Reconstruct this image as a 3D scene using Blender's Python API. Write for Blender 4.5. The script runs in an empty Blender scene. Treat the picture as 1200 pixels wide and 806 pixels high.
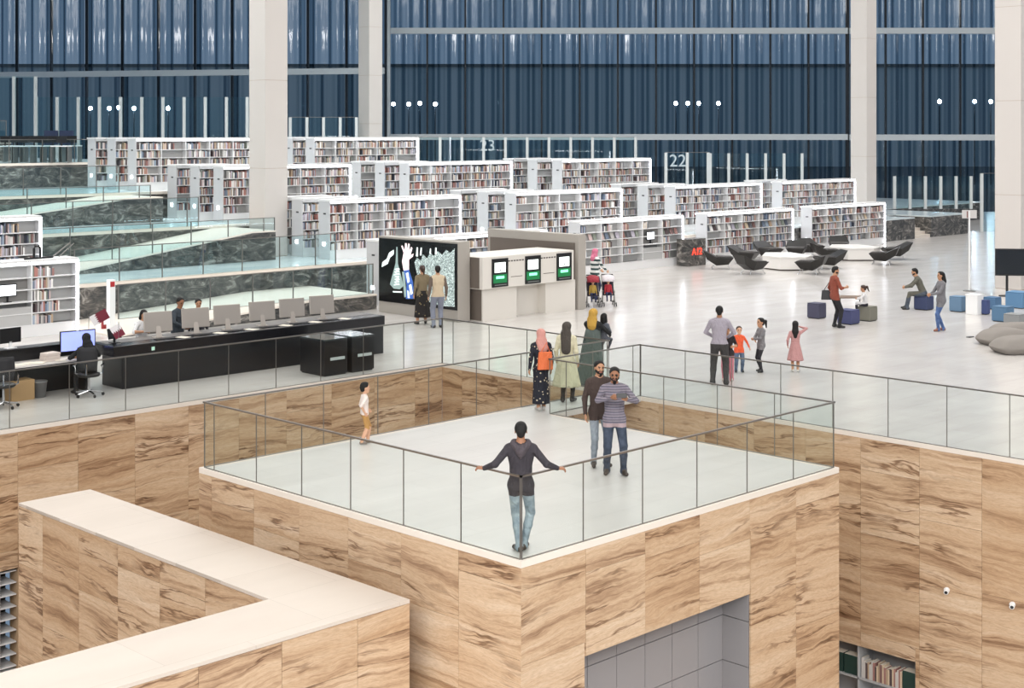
import bpy, bmesh, math, random
import numpy as np
from mathutils import Vector, Matrix
random.seed(7); np.random.seed(7)
SC = bpy.context.scene
COL = SC.collection

# ---------------------------------------------------------------- camera, sky, lights, exposure
F_PX, HOR, CAMZ = 1708.0, 155.0, 5.72          # focal length in px of a 1200 px wide frame, horizon row, eye height
cam_d = bpy.data.cameras.new('camera'); cam = bpy.data.objects.new('camera', cam_d); COL.objects.link(cam)
cam.location = (0, 0, CAMZ); cam.rotation_euler = (math.radians(90), 0, math.radians(-45))
cam_d.sensor_width = 36; cam_d.lens = F_PX/1200*36; cam_d.shift_y = -(403-HOR)/1200
cam_d.clip_end = 2000
SC.camera = cam
SC.view_settings.view_transform = 'Standard'; SC.view_settings.look = 'None'
SC.view_settings.gamma = 1; SC.view_settings.use_curve_mapping = False
SC.view_settings.exposure = 0.25
SC.cycles.transparent_max_bounces = 40
SC.cycles.max_bounces = 8
SC.cycles.caustics_reflective = False; SC.cycles.caustics_refractive = False

w = bpy.data.worlds.new('dusk'); SC.world = w; w.use_nodes = True
w.node_tree.nodes['Background'].inputs[0].default_value = (0.14, 0.195, 0.27, 1)
w.node_tree.nodes['Background'].inputs[1].default_value = 1.0

LIGHTS = [  # X, Y, size x, size y, watts: area lights under the unseen ceiling, with added fills
    (-14, -14, 22, 22, 15000), (-20, 8, 18, 22, 9500), (8, -20, 22, 18, 10500), (-32, -32, 22, 22, 9500),  # these four are fills added behind the camera to brighten the stone walls
    (32, 26, 20, 20, 1900), (54, 30, 20, 24, 2400), (26, 50, 24, 16, 3600),
    (52, 54, 24, 16, 2600), (80, 30, 22, 22, 2300), (42, 8, 18, 18, 2200), (4, 38, 14, 18, 1500)]
for i, (lx, ly, sx, sy, p) in enumerate(LIGHTS):
    ld = bpy.data.lights.new('ceiling_and_fill_light', 'AREA'); ld.shape = 'RECTANGLE'; ld.size = sx; ld.size_y = sy
    ld.energy = p; ld.color = (1.0, 0.975, 0.945)
    lo = bpy.data.objects.new('ceiling_and_fill_light', ld); lo.location = (lx, ly, 20.4); COL.objects.link(lo)

# ---------------------------------------------------------------- helpers
S2 = math.sqrt(2)
def K(px, d, z=0.0):                      # column of the picture + distance along the view -> place in the hall
    lat = (px-600)/F_PX*d
    return Vector(((d+lat)/S2, (d-lat)/S2, z))
def G(px, py, z=0.0):                     # a spot on the floor of height z
    return K(px, F_PX*(CAMZ-z)/(py-HOR), z)
def RX(px, Y):                            # where the sight line of a column crosses the line of constant Y
    r = (px-600)/F_PX; return Y*(1+r)/(1-r)
def RY(px, X):
    r = (px-600)/F_PX; return X*(1-r)/(1+r)

def lin(h):
    h = h.lstrip('#'); c = [int(h[i:i+2], 16)/255 for i in (0, 2, 4)]
    return tuple((x/12.92 if x <= .04045 else ((x+.055)/1.055)**2.4) for x in c) + (1,)

MATS = {}
def mat(name, hexc, rough=.5, metal=0.0, emit=None, es=0.0, spec=None):
    if name in MATS: return MATS[name]
    m = bpy.data.materials.new(name); m.use_nodes = True
    b = m.node_tree.nodes['Principled BSDF']
    b.inputs['Base Color'].default_value = lin(hexc); b.inputs['Roughness'].default_value = rough
    b.inputs['Metallic'].default_value = metal
    if spec is not None: b.inputs['Specular IOR Level'].default_value = spec
    if emit:
        b.inputs['Emission Color'].default_value = lin(emit); b.inputs['Emission Strength'].default_value = es
    m.diffuse_color = lin(hexc)
    MATS[name] = m; return m
def N(m, t, **kw):
    n = m.node_tree.nodes.new(t)
    for k, v in kw.items(): setattr(n, k, v)
    return n
def L(m, a, b): m.node_tree.links.new(a, b)
def ramp(m, fac, stops):
    r = N(m, 'ShaderNodeValToRGB'); e = r.color_ramp.elements
    while len(e) < len(stops): e.new(.5)
    for el, (p, c) in zip(e, stops): el.position = p; el.color = lin(c)
    L(m, fac, r.inputs[0]); return r.outputs[0]
def bsdf(m): return m.node_tree.nodes['Principled BSDF']
def math_n(m, op, a, b=None, c=None):
    n = N(m, 'ShaderNodeMath', operation=op)
    for i, v in enumerate((a, b, c)):
        if v is None: continue
        if isinstance(v, (int, float)): n.inputs[i].default_value = v
        else: L(m, v, n.inputs[i])
    return n.outputs[0]

class MB:
    def __init__(s): s.v = []; s.f = []; s.m = []
    def add(s, vs, fs, mi=0):
        o = len(s.v); s.v += [tuple(v) for v in vs]; s.f += [tuple(i+o for i in f) for f in fs]; s.m += [mi]*len(fs); return s
    def box(s, x0, x1, y0, y1, z0, z1, mi=0):
        return s.add([(x0,y0,z0),(x1,y0,z0),(x1,y1,z0),(x0,y1,z0),(x0,y0,z1),(x1,y0,z1),(x1,y1,z1),(x0,y1,z1)],
            [(3,2,1,0),(4,5,6,7),(0,1,5,4),(1,2,6,5),(2,3,7,6),(3,0,4,7)], mi)
    def cbox(s, c, sx, sy, sz, mi=0, rz=0.0, rx=0.0):
        o = len(s.v); R = Matrix.Rotation(rz, 3, 'Z') @ Matrix.Rotation(rx, 3, 'X')
        vs = [Vector(c)+R@Vector((a*sx/2, b*sy/2, e*sz/2)) for e in (-1,1) for a,b in ((-1,-1),(1,-1),(1,1),(-1,1))]
        return s.add(vs, [(3,2,1,0),(4,5,6,7),(0,1,5,4),(1,2,6,5),(2,3,7,6),(3,0,4,7)], mi)
    def prism(s, poly, z0, z1, mi=0):        # poly counter clockwise in xy
        n = len(poly); vs = [(x,y,z0) for x,y in poly]+[(x,y,z1) for x,y in poly]
        return s.add(vs, [tuple(range(n-1,-1,-1)), tuple(range(n,2*n))]+[(i,(i+1)%n,n+(i+1)%n,n+i) for i in range(n)], mi)
    def prism_y(s, poly, y0, y1, mi=0):      # poly in xz, extruded along y
        n = len(poly); vs = [(x,y0,z) for x,z in poly]+[(x,y1,z) for x,z in poly]
        return s.add(vs, [tuple(range(n)), tuple(range(2*n-1,n-1,-1))]+[(i,n+i,n+(i+1)%n,(i+1)%n) for i in range(n)], mi)
    def tube(s, pts, r, seg=8, mi=0, r2=None):
        pts = [Vector(p) for p in pts]; rings = []; n = len(pts)
        for i, p in enumerate(pts):
            t = (pts[min(i+1,n-1)]-pts[max(i-1,0)]).normalized()
            u = t.cross(Vector((0,0,1))) if abs(t.z) < .95 else t.cross(Vector((1,0,0)))
            u.normalize(); v = t.cross(u)
            rr = r if r2 is None else r+(r2-r)*i/(n-1)
            rings.append([p+(u*math.cos(2*math.pi*k/seg)+v*math.sin(2*math.pi*k/seg))*rr for k in range(seg)])
        vs = [q for g in rings for q in g]; fs = []
        for i in range(n-1):
            for k in range(seg):
                fs.append((i*seg+k, i*seg+(k+1)%seg, (i+1)*seg+(k+1)%seg, (i+1)*seg+k))
        fs += [tuple(range(seg-1,-1,-1)), tuple((n-1)*seg+k for k in range(seg))]
        return s.add(vs, fs, mi)
    def lathe(s, prof, seg=16, c=(0,0,0), mi=0, sx=1, sy=1, fold=None):   # prof: (r, z)
        vs = []; n = len(prof)
        for i, (r, z) in enumerate(prof):
            for k in range(seg):
                a = 2*math.pi*k/seg; rr = r
                if fold: rr = r*(1+fold[1]*(i/(n-1))*math.sin(fold[0]*a))
                vs.append((c[0]+rr*sx*math.cos(a), c[1]+rr*sy*math.sin(a), c[2]+z))
        fs = [(i*seg+k, i*seg+(k+1)%seg, (i+1)*seg+(k+1)%seg, (i+1)*seg+k) for i in range(n-1) for k in range(seg)]
        fs += [tuple(range(seg-1,-1,-1)), tuple((n-1)*seg+k for k in range(seg))]
        return s.add(vs, fs, mi)
    def mesh(s, name, mats, smooth=False):
        me = bpy.data.meshes.new(name); me.from_pydata(s.v, [], s.f)
        for m in (mats if isinstance(mats, (list, tuple)) else [mats]): me.materials.append(m)
        if isinstance(mats, (list, tuple)) and len(mats) > 1: me.polygons.foreach_set('material_index', s.m)
        if smooth: me.polygons.foreach_set('use_smooth', [True]*len(s.f))
        me.update(); return me
    def build(s, name, mats, parent=None, smooth=False, bevel=0):
        o = link(name, s.mesh(name, mats, smooth), parent)
        if bevel:
            b = o.modifiers.new('bevel', 'BEVEL'); b.width = bevel; b.segments = 2; b.limit_method = 'ANGLE'
        return o
def link(name, data, parent=None, loc=None):
    o = bpy.data.objects.new(name, data); COL.objects.link(o)
    if parent is not None: o.parent = parent
    if loc is not None: o.location = loc
    return o
def tag(o, label, cat=None, group=None, kind=None):
    o['label'] = label
    if cat: o['category'] = cat
    if group: o['group'] = group
    if kind: o['kind'] = kind
    return o
def thing(name, label, cat, loc=(0,0,0), rz=0.0, group=None, kind=None):
    o = link(name, None, None, loc); o.rotation_euler = (0,0,rz); o.empty_display_size = .2
    return tag(o, label, cat, group, kind)
def copy_tree(o, parent=None):
    c = o.copy(); COL.objects.link(c); c.parent = parent
    for ch in o.children: copy_tree(ch, c)
    return c

# ---------------------------------------------------------------- surface materials
def mat_travertine():
    m = mat('travertine', '#c9a47c', .42); b = bsdf(m)
    geo = N(m, 'ShaderNodeNewGeometry'); sep = N(m, 'ShaderNodeSeparateXYZ'); L(m, geo.outputs['Position'], sep.inputs[0])
    s = math_n(m, 'ADD', sep.outputs[0], sep.outputs[1])
    info = N(m, 'ShaderNodeObjectInfo'); rnd = info.outputs['Random']
    off = math_n(m, 'MULTIPLY', rnd, 137.0)
    tilt = math_n(m, 'MULTIPLY', math_n(m, 'SUBTRACT', math_n(m, 'FRACT', math_n(m, 'MULTIPLY', rnd, 7.31)), .5), .16)
    zz = math_n(m, 'ADD', sep.outputs[2], math_n(m, 'MULTIPLY', s, tilt))
    cmb = N(m, 'ShaderNodeCombineXYZ'); L(m, s, cmb.inputs[0]); L(m, zz, cmb.inputs[1]); L(m, off, cmb.inputs[2])
    def noise(sc, det, dist=0.0, rough=.55, vec=None):
        mp = N(m, 'ShaderNodeMapping'); mp.inputs['Scale'].default_value = sc; L(m, vec or cmb.outputs[0], mp.inputs[0])
        n = N(m, 'ShaderNodeTexNoise'); n.inputs['Scale'].default_value = 1; n.inputs['Detail'].default_value = det
        n.inputs['Roughness'].default_value = rough; n.inputs['Distortion'].default_value = dist
        L(m, mp.outputs[0], n.inputs['Vector']); return n.outputs[0]
    warp = noise((.9, 2.2, 1), 3)
    wz = math_n(m, 'ADD', zz, math_n(m, 'MULTIPLY', warp, .3))
    c2 = N(m, 'ShaderNodeCombineXYZ'); L(m, s, c2.inputs[0]); L(m, wz, c2.inputs[1]); L(m, off, c2.inputs[2])
    broad = noise((.22, 2.9, 1), 5, .1, .62, c2.outputs[0])
    fine = noise((.35, 16, 1), 6, .1, .7, c2.outputs[0])
    grain = noise((9, 60, 1), 4, 0, .7, c2.outputs[0])
    base = ramp(m, math_n(m, 'ADD', math_n(m, 'MULTIPLY', broad, .6), math_n(m, 'MULTIPLY', fine, .4)),
        [(.30, '#705642'), (.385, '#987a60'), (.437, '#b99c7f'), (.49, '#ceb395'), (.60, '#dac4aa'), (.72, '#e2d1bd')])
    # thin dark veins where the broad noise crosses a level
    v = math_n(m, 'ABSOLUTE', math_n(m, 'SUBTRACT', noise((.32, 3.4, 1), 5, .15, .6, c2.outputs[0]), .5))
    vein = ramp(m, v, [(.0, '#5a3d28'), (.010, '#8f6c4c'), (.03, '#ffffff')])
    mx = N(m, 'ShaderNodeMix', data_type='RGBA', blend_type='MULTIPLY')
    gate = ramp(m, noise((.7, 1.1, 1), 2), [(.47, '#000000'), (.62, '#ffffff')])
    L(m, math_n(m, 'MULTIPLY', gate, .75), mx.inputs[0]); L(m, base, mx.inputs[6]); L(m, vein, mx.inputs[7])
    mg = N(m, 'ShaderNodeMix', data_type='RGBA', blend_type='MULTIPLY'); mg.inputs[0].default_value = .5
    L(m, mx.outputs[2], mg.inputs[6]); L(m, ramp(m, grain, [(.3, '#c4b4a4'), (.6, '#ffffff')]), mg.inputs[7])
    # every slab a little lighter or darker
    mh = N(m, 'ShaderNodeMix', data_type='RGBA', blend_type='MULTIPLY'); mh.inputs[0].default_value = 1
    L(m, mg.outputs[2], mh.inputs[6]); L(m, ramp(m, math_n(m, 'FRACT', math_n(m, 'MULTIPLY', rnd, 3.7)), [(0, '#ebe2d8'), (1, '#ffffff')]), mh.inputs[7])
    L(m, mh.outputs[2], b.inputs['Base Color'])
    bp = N(m, 'ShaderNodeBump'); bp.inputs['Strength'].default_value = .15; bp.inputs['Distance'].default_value = .01
    L(m, fine, bp.inputs['Height']); L(m, bp.outputs[0], b.inputs['Normal'])
    return m
def mat_marble(name, stops, sc=(1.3, 1.3, 2.6), rough=.25):
    m = mat(name, stops[0][1], rough); b = bsdf(m)
    geo = N(m, 'ShaderNodeNewGeometry'); mp = N(m, 'ShaderNodeMapping'); mp.inputs['Scale'].default_value = sc
    mp.inputs['Rotation'].default_value = (.3, .5, .2)
    L(m, geo.outputs['Position'], mp.inputs[0])
    n = N(m, 'ShaderNodeTexNoise'); n.inputs['Scale'].default_value = 1.2; n.inputs['Detail'].default_value = 8
    n.inputs['Roughness'].default_value = .68; n.inputs['Distortion'].default_value = 1.6; L(m, mp.outputs[0], n.inputs['Vector'])
    L(m, ramp(m, n.outputs[0], stops), b.inputs['Base Color']); return m
def mat_floor(name, a, c, rough, tile=1.2):
    m = mat(name, a, rough); b = bsdf(m)
    geo = N(m, 'ShaderNodeNewGeometry')
    n = N(m, 'ShaderNodeTexNoise'); n.inputs['Scale'].default_value = .55; n.inputs['Detail'].default_value = 6
    mp = N(m, 'ShaderNodeMapping'); mp.inputs['Scale'].default_value = (1, 3.2, 1); mp.inputs['Rotation'].default_value = (0, 0, .785)
    L(m, geo.outputs['Position'], mp.inputs[0]); L(m, mp.outputs[0], n.inputs['Vector'])
    col = ramp(m, n.outputs[0], [(.3, c), (.65, a)])
    br = N(m, 'ShaderNodeTexBrick'); br.offset = .5; br.inputs['Scale'].default_value = 1.0
    br.inputs['Brick Width'].default_value = tile; br.inputs['Row Height'].default_value = tile/2
    br.inputs['Mortar Size'].default_value = .004; br.inputs['Color1'].default_value = (1,1,1,1); br.inputs['Color2'].default_value = (.955,.95,.945,1)
    br.inputs['Mortar'].default_value = (.78,.77,.76,1); L(m, geo.outputs['Position'], br.inputs['Vector'])
    mx = N(m, 'ShaderNodeMix', data_type='RGBA', blend_type='MULTIPLY'); mx.inputs[0].default_value = 1
    L(m, col, mx.inputs[6]); L(m, br.outputs[0], mx.inputs[7]); L(m, mx.outputs[2], b.inputs['Base Color'])
    return m
def mat_glass(name, tint, refl=.05, gain=.55, power=4.0, rough=0.0, face=None):
    m = bpy.data.materials.new(name); m.use_nodes = True; MATS[name] = m
    nt = m.node_tree; nt.nodes.remove(nt.nodes['Principled BSDF']); out = nt.nodes['Material Output']
    tr = N(m, 'ShaderNodeBsdfTransparent'); gl = N(m, 'ShaderNodeBsdfGlossy'); gl.inputs['Roughness'].default_value = rough
    tr.inputs[0].default_value = lin(tint)
    lw = N(m, 'ShaderNodeLayerWeight'); lw.inputs[0].default_value = .5
    fac = math_n(m, 'ADD', math_n(m, 'MULTIPLY', math_n(m, 'POWER', lw.outputs['Facing'], power), gain), refl)
    if face:                     # tint darkens with slant: refraction streaks of corrugated glass put into the colour
        L(m, ramp(m, lw.outputs['Facing'], face), tr.inputs[0])
    mx = N(m, 'ShaderNodeMixShader'); L(m, fac, mx.inputs[0]); L(m, tr.outputs[0], mx.inputs[1]); L(m, gl.outputs[0], mx.inputs[2])
    L(m, mx.outputs[0], out.inputs[0]); return m

TRAV = mat_travertine()
TRAV_BACK = mat('travertine_joint', '#a58a6c', .8)
COPING = mat_floor('cream_coping', '#d2c7bc', '#ccc1b6', .5, 2.4)
EDGE = mat('white_edge_stone', '#e2d9ce', .5)
FLOOR = mat_floor('pale_marble_floor', '#d3cfcb', '#c9c5c1', .2)
PLAT = mat_floor('platform_marble_floor', '#d2cfcb', '#c9c6c2', .3)
MARBLE = mat_marble('dark_veined_marble', [(.30, '#26282a'), (.45, '#474746'), (.55, '#64605c'), (.68, '#a8a49e')])
TER = mat_floor('terrace_stone', '#dde6e8', '#c8d6da', .2)
CONC = mat('pale_concrete', '#d3cdc8', .8)
GREY_TILE = mat('grey_tile', '#8e8b8c', .35)
DARKGAP = mat('dark_joint', '#2a2a2a', .6)
STEEL = mat('brushed_steel', '#8b8884', .35, .8)
RAILMAT = mat('handrail_steel', '#8f8b86', .3, .85)
GLASS = mat_glass('balustrade_glass', '#fbfdfc', .010, .3, 4)
GLASS_AQUA = mat_glass('terrace_glass', '#f0fafb', .03, .4, 3)
WHITE = mat('white_laminate', '#eeeeee', .4)
LED = mat('led_strip', '#ffffff', .5, 0, '#f4f7ff', 13.0)
BLACKW = mat('black_stained_wood', '#17171a', .35)
BLACKP = mat('black_plastic', '#141416', .4)
CHROME = mat('chrome', '#c9c9cc', .15, 1.0)
GREYMET = mat('warm_grey_panel', '#a9a39b', .45)
GREYMET_D = mat('taupe_panel', '#6b625a', .5)
OFFWHITE = mat('off_white_kiosk', '#dcd7cf', .45)
# ================================================================ the hall: floors, pit, walls
DX, DY = 24.22, 26.66                       # edges of the main floor round the sunken court
PX0, PX1, PY0, PY1 = 13.77, 21.47, 13.60, 21.30   # the lookout platform
BY0 = 20.28                                 # foot bridge between BY0 and PY1
PIT = -6.5
T1, T2, T3, T4, T5 = 1.15, 2.3, 3.35, 4.4, 5.3     # terrace heights
TY1, TY2, TY3, TY4, TY5 = 40.1, 45.6, 51.2, 58.5, 64.5
def struct(name, mb, m, label, smooth=False):
    o = mb.build(name, m, None, smooth); return tag(o, label, None, None, 'structure')

fl = MB(); fl.prism([(DX+.05,-20),(168,-20),(41,107.5),(-25,107.5),(-25,DY+.05),(DX+.05,DY+.05)], -.35, 0)
FL = struct('floor', fl, FLOOR, 'polished pale marble floor of the library hall')
struct('floor_lower', MB().box(-20, DX, -20, DY, PIT-.3, PIT), FLOOR, 'floor at the bottom of the sunken stone court')
struct('ceiling', MB().prism([(-60,-60),(175,-60),(175,-25),(40,112),(-60,112)], 20.6, 21.2), WHITE, 'white ceiling high above the hall')

# platform slab and foot bridge
PLO = struct('floor_platform', MB().box(PX0+.12, PX1-.12, PY0+.12, PY1-.12, -.3, .012), PLAT, 'pale stone floor of the glass railed lookout platform')
e = MB(); e.box(PX0, PX1, PY0, PY0+.12, -.07, .02); e.box(PX0, PX0+.12, PY0+.12, PY1, -.07, .02)
e.box(PX0+.12, PX1, PY1-.12, PY1, -.07, .02); e.box(PX1-.12, PX1, PY0+.12, BY0, -.07, .02)
e.build('edge_strip', EDGE, PLO)
BR = struct('floor_bridge', MB().box(PX1-.12, DX+.1, BY0, PY1, -.09, .012), PLAT, 'narrow stone footbridge from the lookout platform to the hall floor')
e = MB(); e.box(-25, DX, DY, DY+.1, -.07, .012); e.box(DX, DX+.1, PY1, DY+.1, -.07, .012); e.box(DX, DX+.1, -20, BY0, -.07, .012)
e.build('edge_strip', EDGE, FL)

# ---- stone faced walls, slab by slab
unit = MB().box(0,1,0,1,0,1).mesh('slab', TRAV)
def slab_wall(name, label, axis, c, a0, a1, z0, z1, width, face, holes=(), start=None, first=None, rows=None, thick=.35, seed=1):
    """axis 'x': wall lies along X at Y=c; axis 'y': along Y at X=c; face = +1/-1 side of c that is clad."""
    rng = random.Random(seed)
    back = MB(); t = .03
    cuts = [(a0+.04, a1-.04, z0, z1)]
    for (h0, h1, k0, k1) in holes:
        nc = []
        for (q0, q1, w0, w1) in cuts:
            if h1 <= q0 or h0 >= q1 or k1 <= w0 or k0 >= w1: nc.append((q0,q1,w0,w1)); continue
            if h0 > q0: nc.append((q0,h0,w0,w1))
            if h1 < q1: nc.append((h1,q1,w0,w1))
            m0, m1 = max(q0,h0), min(q1,h1)
            if k0 > w0: nc.append((m0,m1,w0,k0))
            if k1 < w1: nc.append((m0,m1,k1,w1))
        cuts = nc
    lo, hi = (c-face*t-face*thick, c-face*t)
    lo, hi = min(lo,hi), max(lo,hi)
    for (q0,q1,w0,w1) in cuts:
        if axis == 'x': back.box(q0,q1,lo,hi,w0,w1)
        else: back.box(lo,hi,q0,q1,w0,w1)
    wall = struct(name, back, TRAV_BACK, label)
    edges = [a0]; x = start if start is not None else a0
    while x < a1-.05:
        if x > a0+.05: edges.append(x)
        x += width
    edges.append(a1)
    g = .0025
    for i in range(len(edges)-1):
        e0, e1 = edges[i], edges[i+1]
        zs = [z1]; z = z1-(first[i % len(first)] if first else rng.choice((.35,.62,.95,1.1)))
        while z > z0+.1:
            zs.append(z); z -= rng.choice(rows or (.62,.95,1.2,1.3))
        zs.append(z0)
        for j in range(len(zs)-1):
            pcs = [(e0,e1,zs[j+1],zs[j])]
            for (h0,h1,k0,k1) in holes:
                np_ = []
                for (q0,q1,w0,w1) in pcs:
                    if h1 <= q0+.01 or h0 >= q1-.01 or k1 <= w0+.01 or k0 >= w1-.01: np_.append((q0,q1,w0,w1)); continue
                    if h0 > q0+.03: np_.append((q0,h0,w0,w1))
                    if h1 < q1-.03: np_.append((h1,q1,w0,w1))
                    m0, m1 = max(q0,h0), min(q1,h1)
                    if k0 > w0+.03: np_.append((m0,m1,w0,k0))
                    if k1 < w1-.03: np_.append((m0,m1,k1,w1))
                pcs = np_
            for (q0,q1,w0,w1) in pcs:
                o = link('slab', unit, wall); dp = t+rng.uniform(-.002,.002)
                if axis == 'x':
                    o.location = (q0+g, c-dp if face > 0 else c+0, w0+g); o.scale = (q1-q0-2*g, dp, w1-w0-2*g)
                    if face < 0: o.location.y = c-(dp-t)
                else:
                    o.location = (c-dp if face > 0 else c-(dp-t), q0+g, w0+g); o.scale = (dp, q1-q0-2*g, w1-w0-2*g)
    return wall
# the platform block (front faces towards the camera, with a grey lined portal in the right one)
PORT = (15.03, 18.93, -6.5, -1.56)
slab_wall('wall_platform_left', 'travertine slab wall under the left front edge of the lookout platform', 'y', PX0, PY0, PY1, PIT, -.07, 1.22, -1,
          start=PY0, first=[.28,.97,.62,.95,.62,.4,.35], seed=3)
slab_wall('wall_platform_right', 'travertine slab wall with the grey portal under the lookout platform', 'x', PY0, PX0, PX1, PIT, -.07, 1.283, -1,
          holes=[PORT], start=PX0, first=[.3,.33,.4,.62,.5,.35], rows=(1.0,1.5,2.0), seed=4)
slab_wall('wall_platform_back_left', 'travertine slab wall under the far left edge of the lookout platform', 'x', PY1, PX0, PX1, PIT, -.07, 1.283, 1, seed=5)
slab_wall('wall_platform_back_right', 'travertine slab wall under the far right edge of the lookout platform', 'y', PX1, PY0, PY1, PIT, -.07, 1.283, 1, seed=6)
LHOLE = (7.5, 13.18, -4.68, -2.69)
slab_wall('wall_left', 'long travertine slab wall below the information desk floor', 'x', DY, -6, DX, PIT, -.07, 1.272, -1,
          holes=[LHOLE], start=13.16-16*1.272, first=[.5,.35,.75,.3,1.0,.62,.45], seed=11)
RHOLE = (13.72, 17.3, -6.5, -4.03)
slab_wall('wall_right', 'tall travertine slab wall below the right hall floor', 'y', DX, 3.0, DY, PIT, -.07, 1.23, -1,
          holes=[RHOLE], start=14.87-10*1.23, first=[1.6,.9,2.4,1.3,.6], rows=(1.2,1.9,2.4), seed=12)
# grey tiled portal recess in the platform block
pr = MB(); d0 = PY0+.03
pr.box(PORT[0], PORT[1], PY0+.56, PY0+.6, PIT, PORT[3]); pr.box(PORT[1], PORT[1]+.03, d0, PY0+.6, PIT, PORT[3])
pr.box(PORT[0]-.03, PORT[0], d0, PY0+.6, PIT, PORT[3]); pr.box(PORT[0], PORT[1], d0, PY0+.6, PORT[3], PORT[3]+.03)
POR = struct('wall_portal', pr, DARKGAP, 'grey tiled recess in the platform wall')
gt = MB().box(0,1,0,1,0,1).mesh('tile', GREY_TILE)
cols = [PORT[0]+i*.65 for i in range(7)]
for i in range(6):
    for j in range(7):
        z1_ = PORT[3]-.47*0-j*.72 if j else PORT[3]
        zt = PORT[3]-.45-(j-1)*.72 if j else PORT[3]; zb = max(PORT[3]-.45-j*.72, PIT)
        if zt-zb < .05: continue
        o = link('tile', gt, POR); o.location = (cols[i]+.006, PY0+.54, zb+.006); o.scale = (.638, .02, zt-zb-.012)
for j in range(7):
    zt = PORT[3]-.45-(j-1)*.72 if j else PORT[3]; zb = max(PORT[3]-.45-j*.72, PIT)
    if zt-zb < .05: continue
    for s_, xx in ((1, PORT[1]-.02), (-1, PORT[0])):
        o = link('tile', gt, POR); o.location = (xx, PY0+.035, zb+.006); o.scale = (.02, .5, zt-zb-.012)

# L shaped parapet with its broad cream coping
CX0, CX1, CY0, CY1, CZ = 12.0, 13.38, 15.40, 24.28, -.8
CXW = 2.0
PAR = thing('stone_parapet', 'L-shaped travertine parapet with a broad cream coping, below the lookout platform', 'parapet', (CX1, CY0, PIT), 0)
cp = MB(); cp.prism([(CXW-CX1,0),(0,0),(0,CY1-CY0),(CX0-CX1,CY1-CY0),(CX0-CX1,1.4),(CXW-CX1,1.4)], CZ-PIT-.05, CZ-PIT)
cp.build('coping', COPING, PAR)
core = MB(); i_ = .04; core.prism([(CXW-CX1+i_,i_),(-i_,i_),(-i_,CY1-CY0-i_),(CX0-CX1+i_,CY1-CY0-i_),(CX0-CX1+i_,1.4-i_),(CXW-CX1+i_,1.4-i_)], 0, CZ-PIT-.05)
core.build('core', TRAV_BACK, PAR)
def par_slabs(axis, c, a0, a1, outer, start, seed):
    rng = random.Random(seed); edges = [a0]; x = start
    while x < a1-.05:
        if x > a0+.05: edges.append(x)
        x += 1.25
    edges.append(a1); top = CZ-PIT-.052
    for i in range(len(edges)-1):
        zs = [top]; z = top-rng.choice((.35,.7,1.0))
        while z > .1: zs.append(z); z -= rng.choice((.9,1.2,1.6))
        zs.append(0)
        for j in range(len(zs)-1):
            o = link('slab', unit, PAR); a, b = edges[i]+.0035, edges[i+1]-.0035
            if axis == 'x': o.location = (a-CX1, (c-CY0) if outer < 0 else c-CY0-.035, zs[j+1]+.0035); o.scale = (b-a, .035, zs[j]-zs[j+1]-.007)
            else: o.location = ((c-CX1) if outer < 0 else c-CX1-.035, a-CY0, zs[j+1]+.0035); o.scale = (.035, b-a, zs[j]-zs[j+1]-.007)
par_slabs('x', CY0, CXW, CX1, -1, CX1-8*1.25+.32, 21)      # front
par_slabs('y', CX0, CY0+1.4, CY1, -1, CY0+1.4+.35, 22)      # inner face of the long arm
par_slabs('x', CY0+1.4, CXW, CX0, 1, CXW, 23)
par_slabs('y', CX1, CY0, CY1, 1, CY0, 24)
par_slabs('x', CY1, CX0, CX1, 1, CX0, 25)

# ---- glass balustrades
def balustrade(name, label, p0, p1, cuts, z=0.0, h=1.1, glass=None, rail=True, post=.012, post_mat=None, cat='balustrade', group=None, rail_r=.016, post_h=None):
    p0, p1 = Vector(p0), Vector(p1); e_ = (p1-p0)*0; e_ = (p1-p0).normalized()*.014; p0 += e_; p1 -= e_*.9; d = (p1-p0); Lg = d.length; ang = math.atan2(d.y, d.x)
    r = thing(name, label, cat, (p0.x, p0.y, z), ang, group)
    cs = [0]+[c for c in cuts if .05 < c < Lg-.05]+[Lg]
    cache = {}
    for i in range(len(cs)-1):
        wd = round(cs[i+1]-cs[i]-.012, 4)
        if wd not in cache: cache[wd] = MB().box(0, wd, -.007, .007, 0, h-.015).mesh('pane', glass or GLASS)
        link('pane', cache[wd], r, (cs[i]+.006, 0, .015))
    pm = MB().box(-post/2, post/2, -max(post/2,.007), max(post/2,.007), 0, (post_h or h)).mesh('post', post_mat or STEEL)
    for c in cs: link('post', pm, r, (c, 0, 0))
    if rail:
        MB().box(-.03, Lg+.012, -rail_r, rail_r, h-.003, h+.022).build('handrail', RAILMAT, r)
    MB().box(0, Lg, -.012, .012, 0, .012).build('base_channel', RAILMAT, r)
    return r
def steps(a, w, n): return [a+w*i for i in range(n)]
I = .06
balustrade('glass_balustrade', 'glass balustrade on the left front edge of the lookout platform', (PX0+I, PY0+I, 0), (PX0+I, PY1-I, 0), steps(1.16, 1.22, 6), .02)
balustrade('glass_balustrade', 'glass balustrade on the right front edge of the lookout platform', (PX0+I, PY0+I, 0), (PX1-I, PY0+I, 0), steps(1.22, 1.283, 6), .02)
balustrade('glass_balustrade', 'glass balustrade on the far left edge of the lookout platform and footbridge', (PX0+I, PY1-I, 0), (DX, PY1-I, 0), steps(1.25, 1.283, 9), .02)
balustrade('glass_balustrade', 'glass balustrade on the far right edge of the lookout platform', (PX1-I, PY0+I, 0), (PX1-I, BY0+I, 0), steps(1.2, 1.25, 5), .02)
balustrade('glass_balustrade', 'short glass balustrade on the right side of the footbridge', (PX1-I, BY0+I, 0), (DX+.05, BY0+I, 0), steps(1.3, 1.3, 2), .02)
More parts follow.
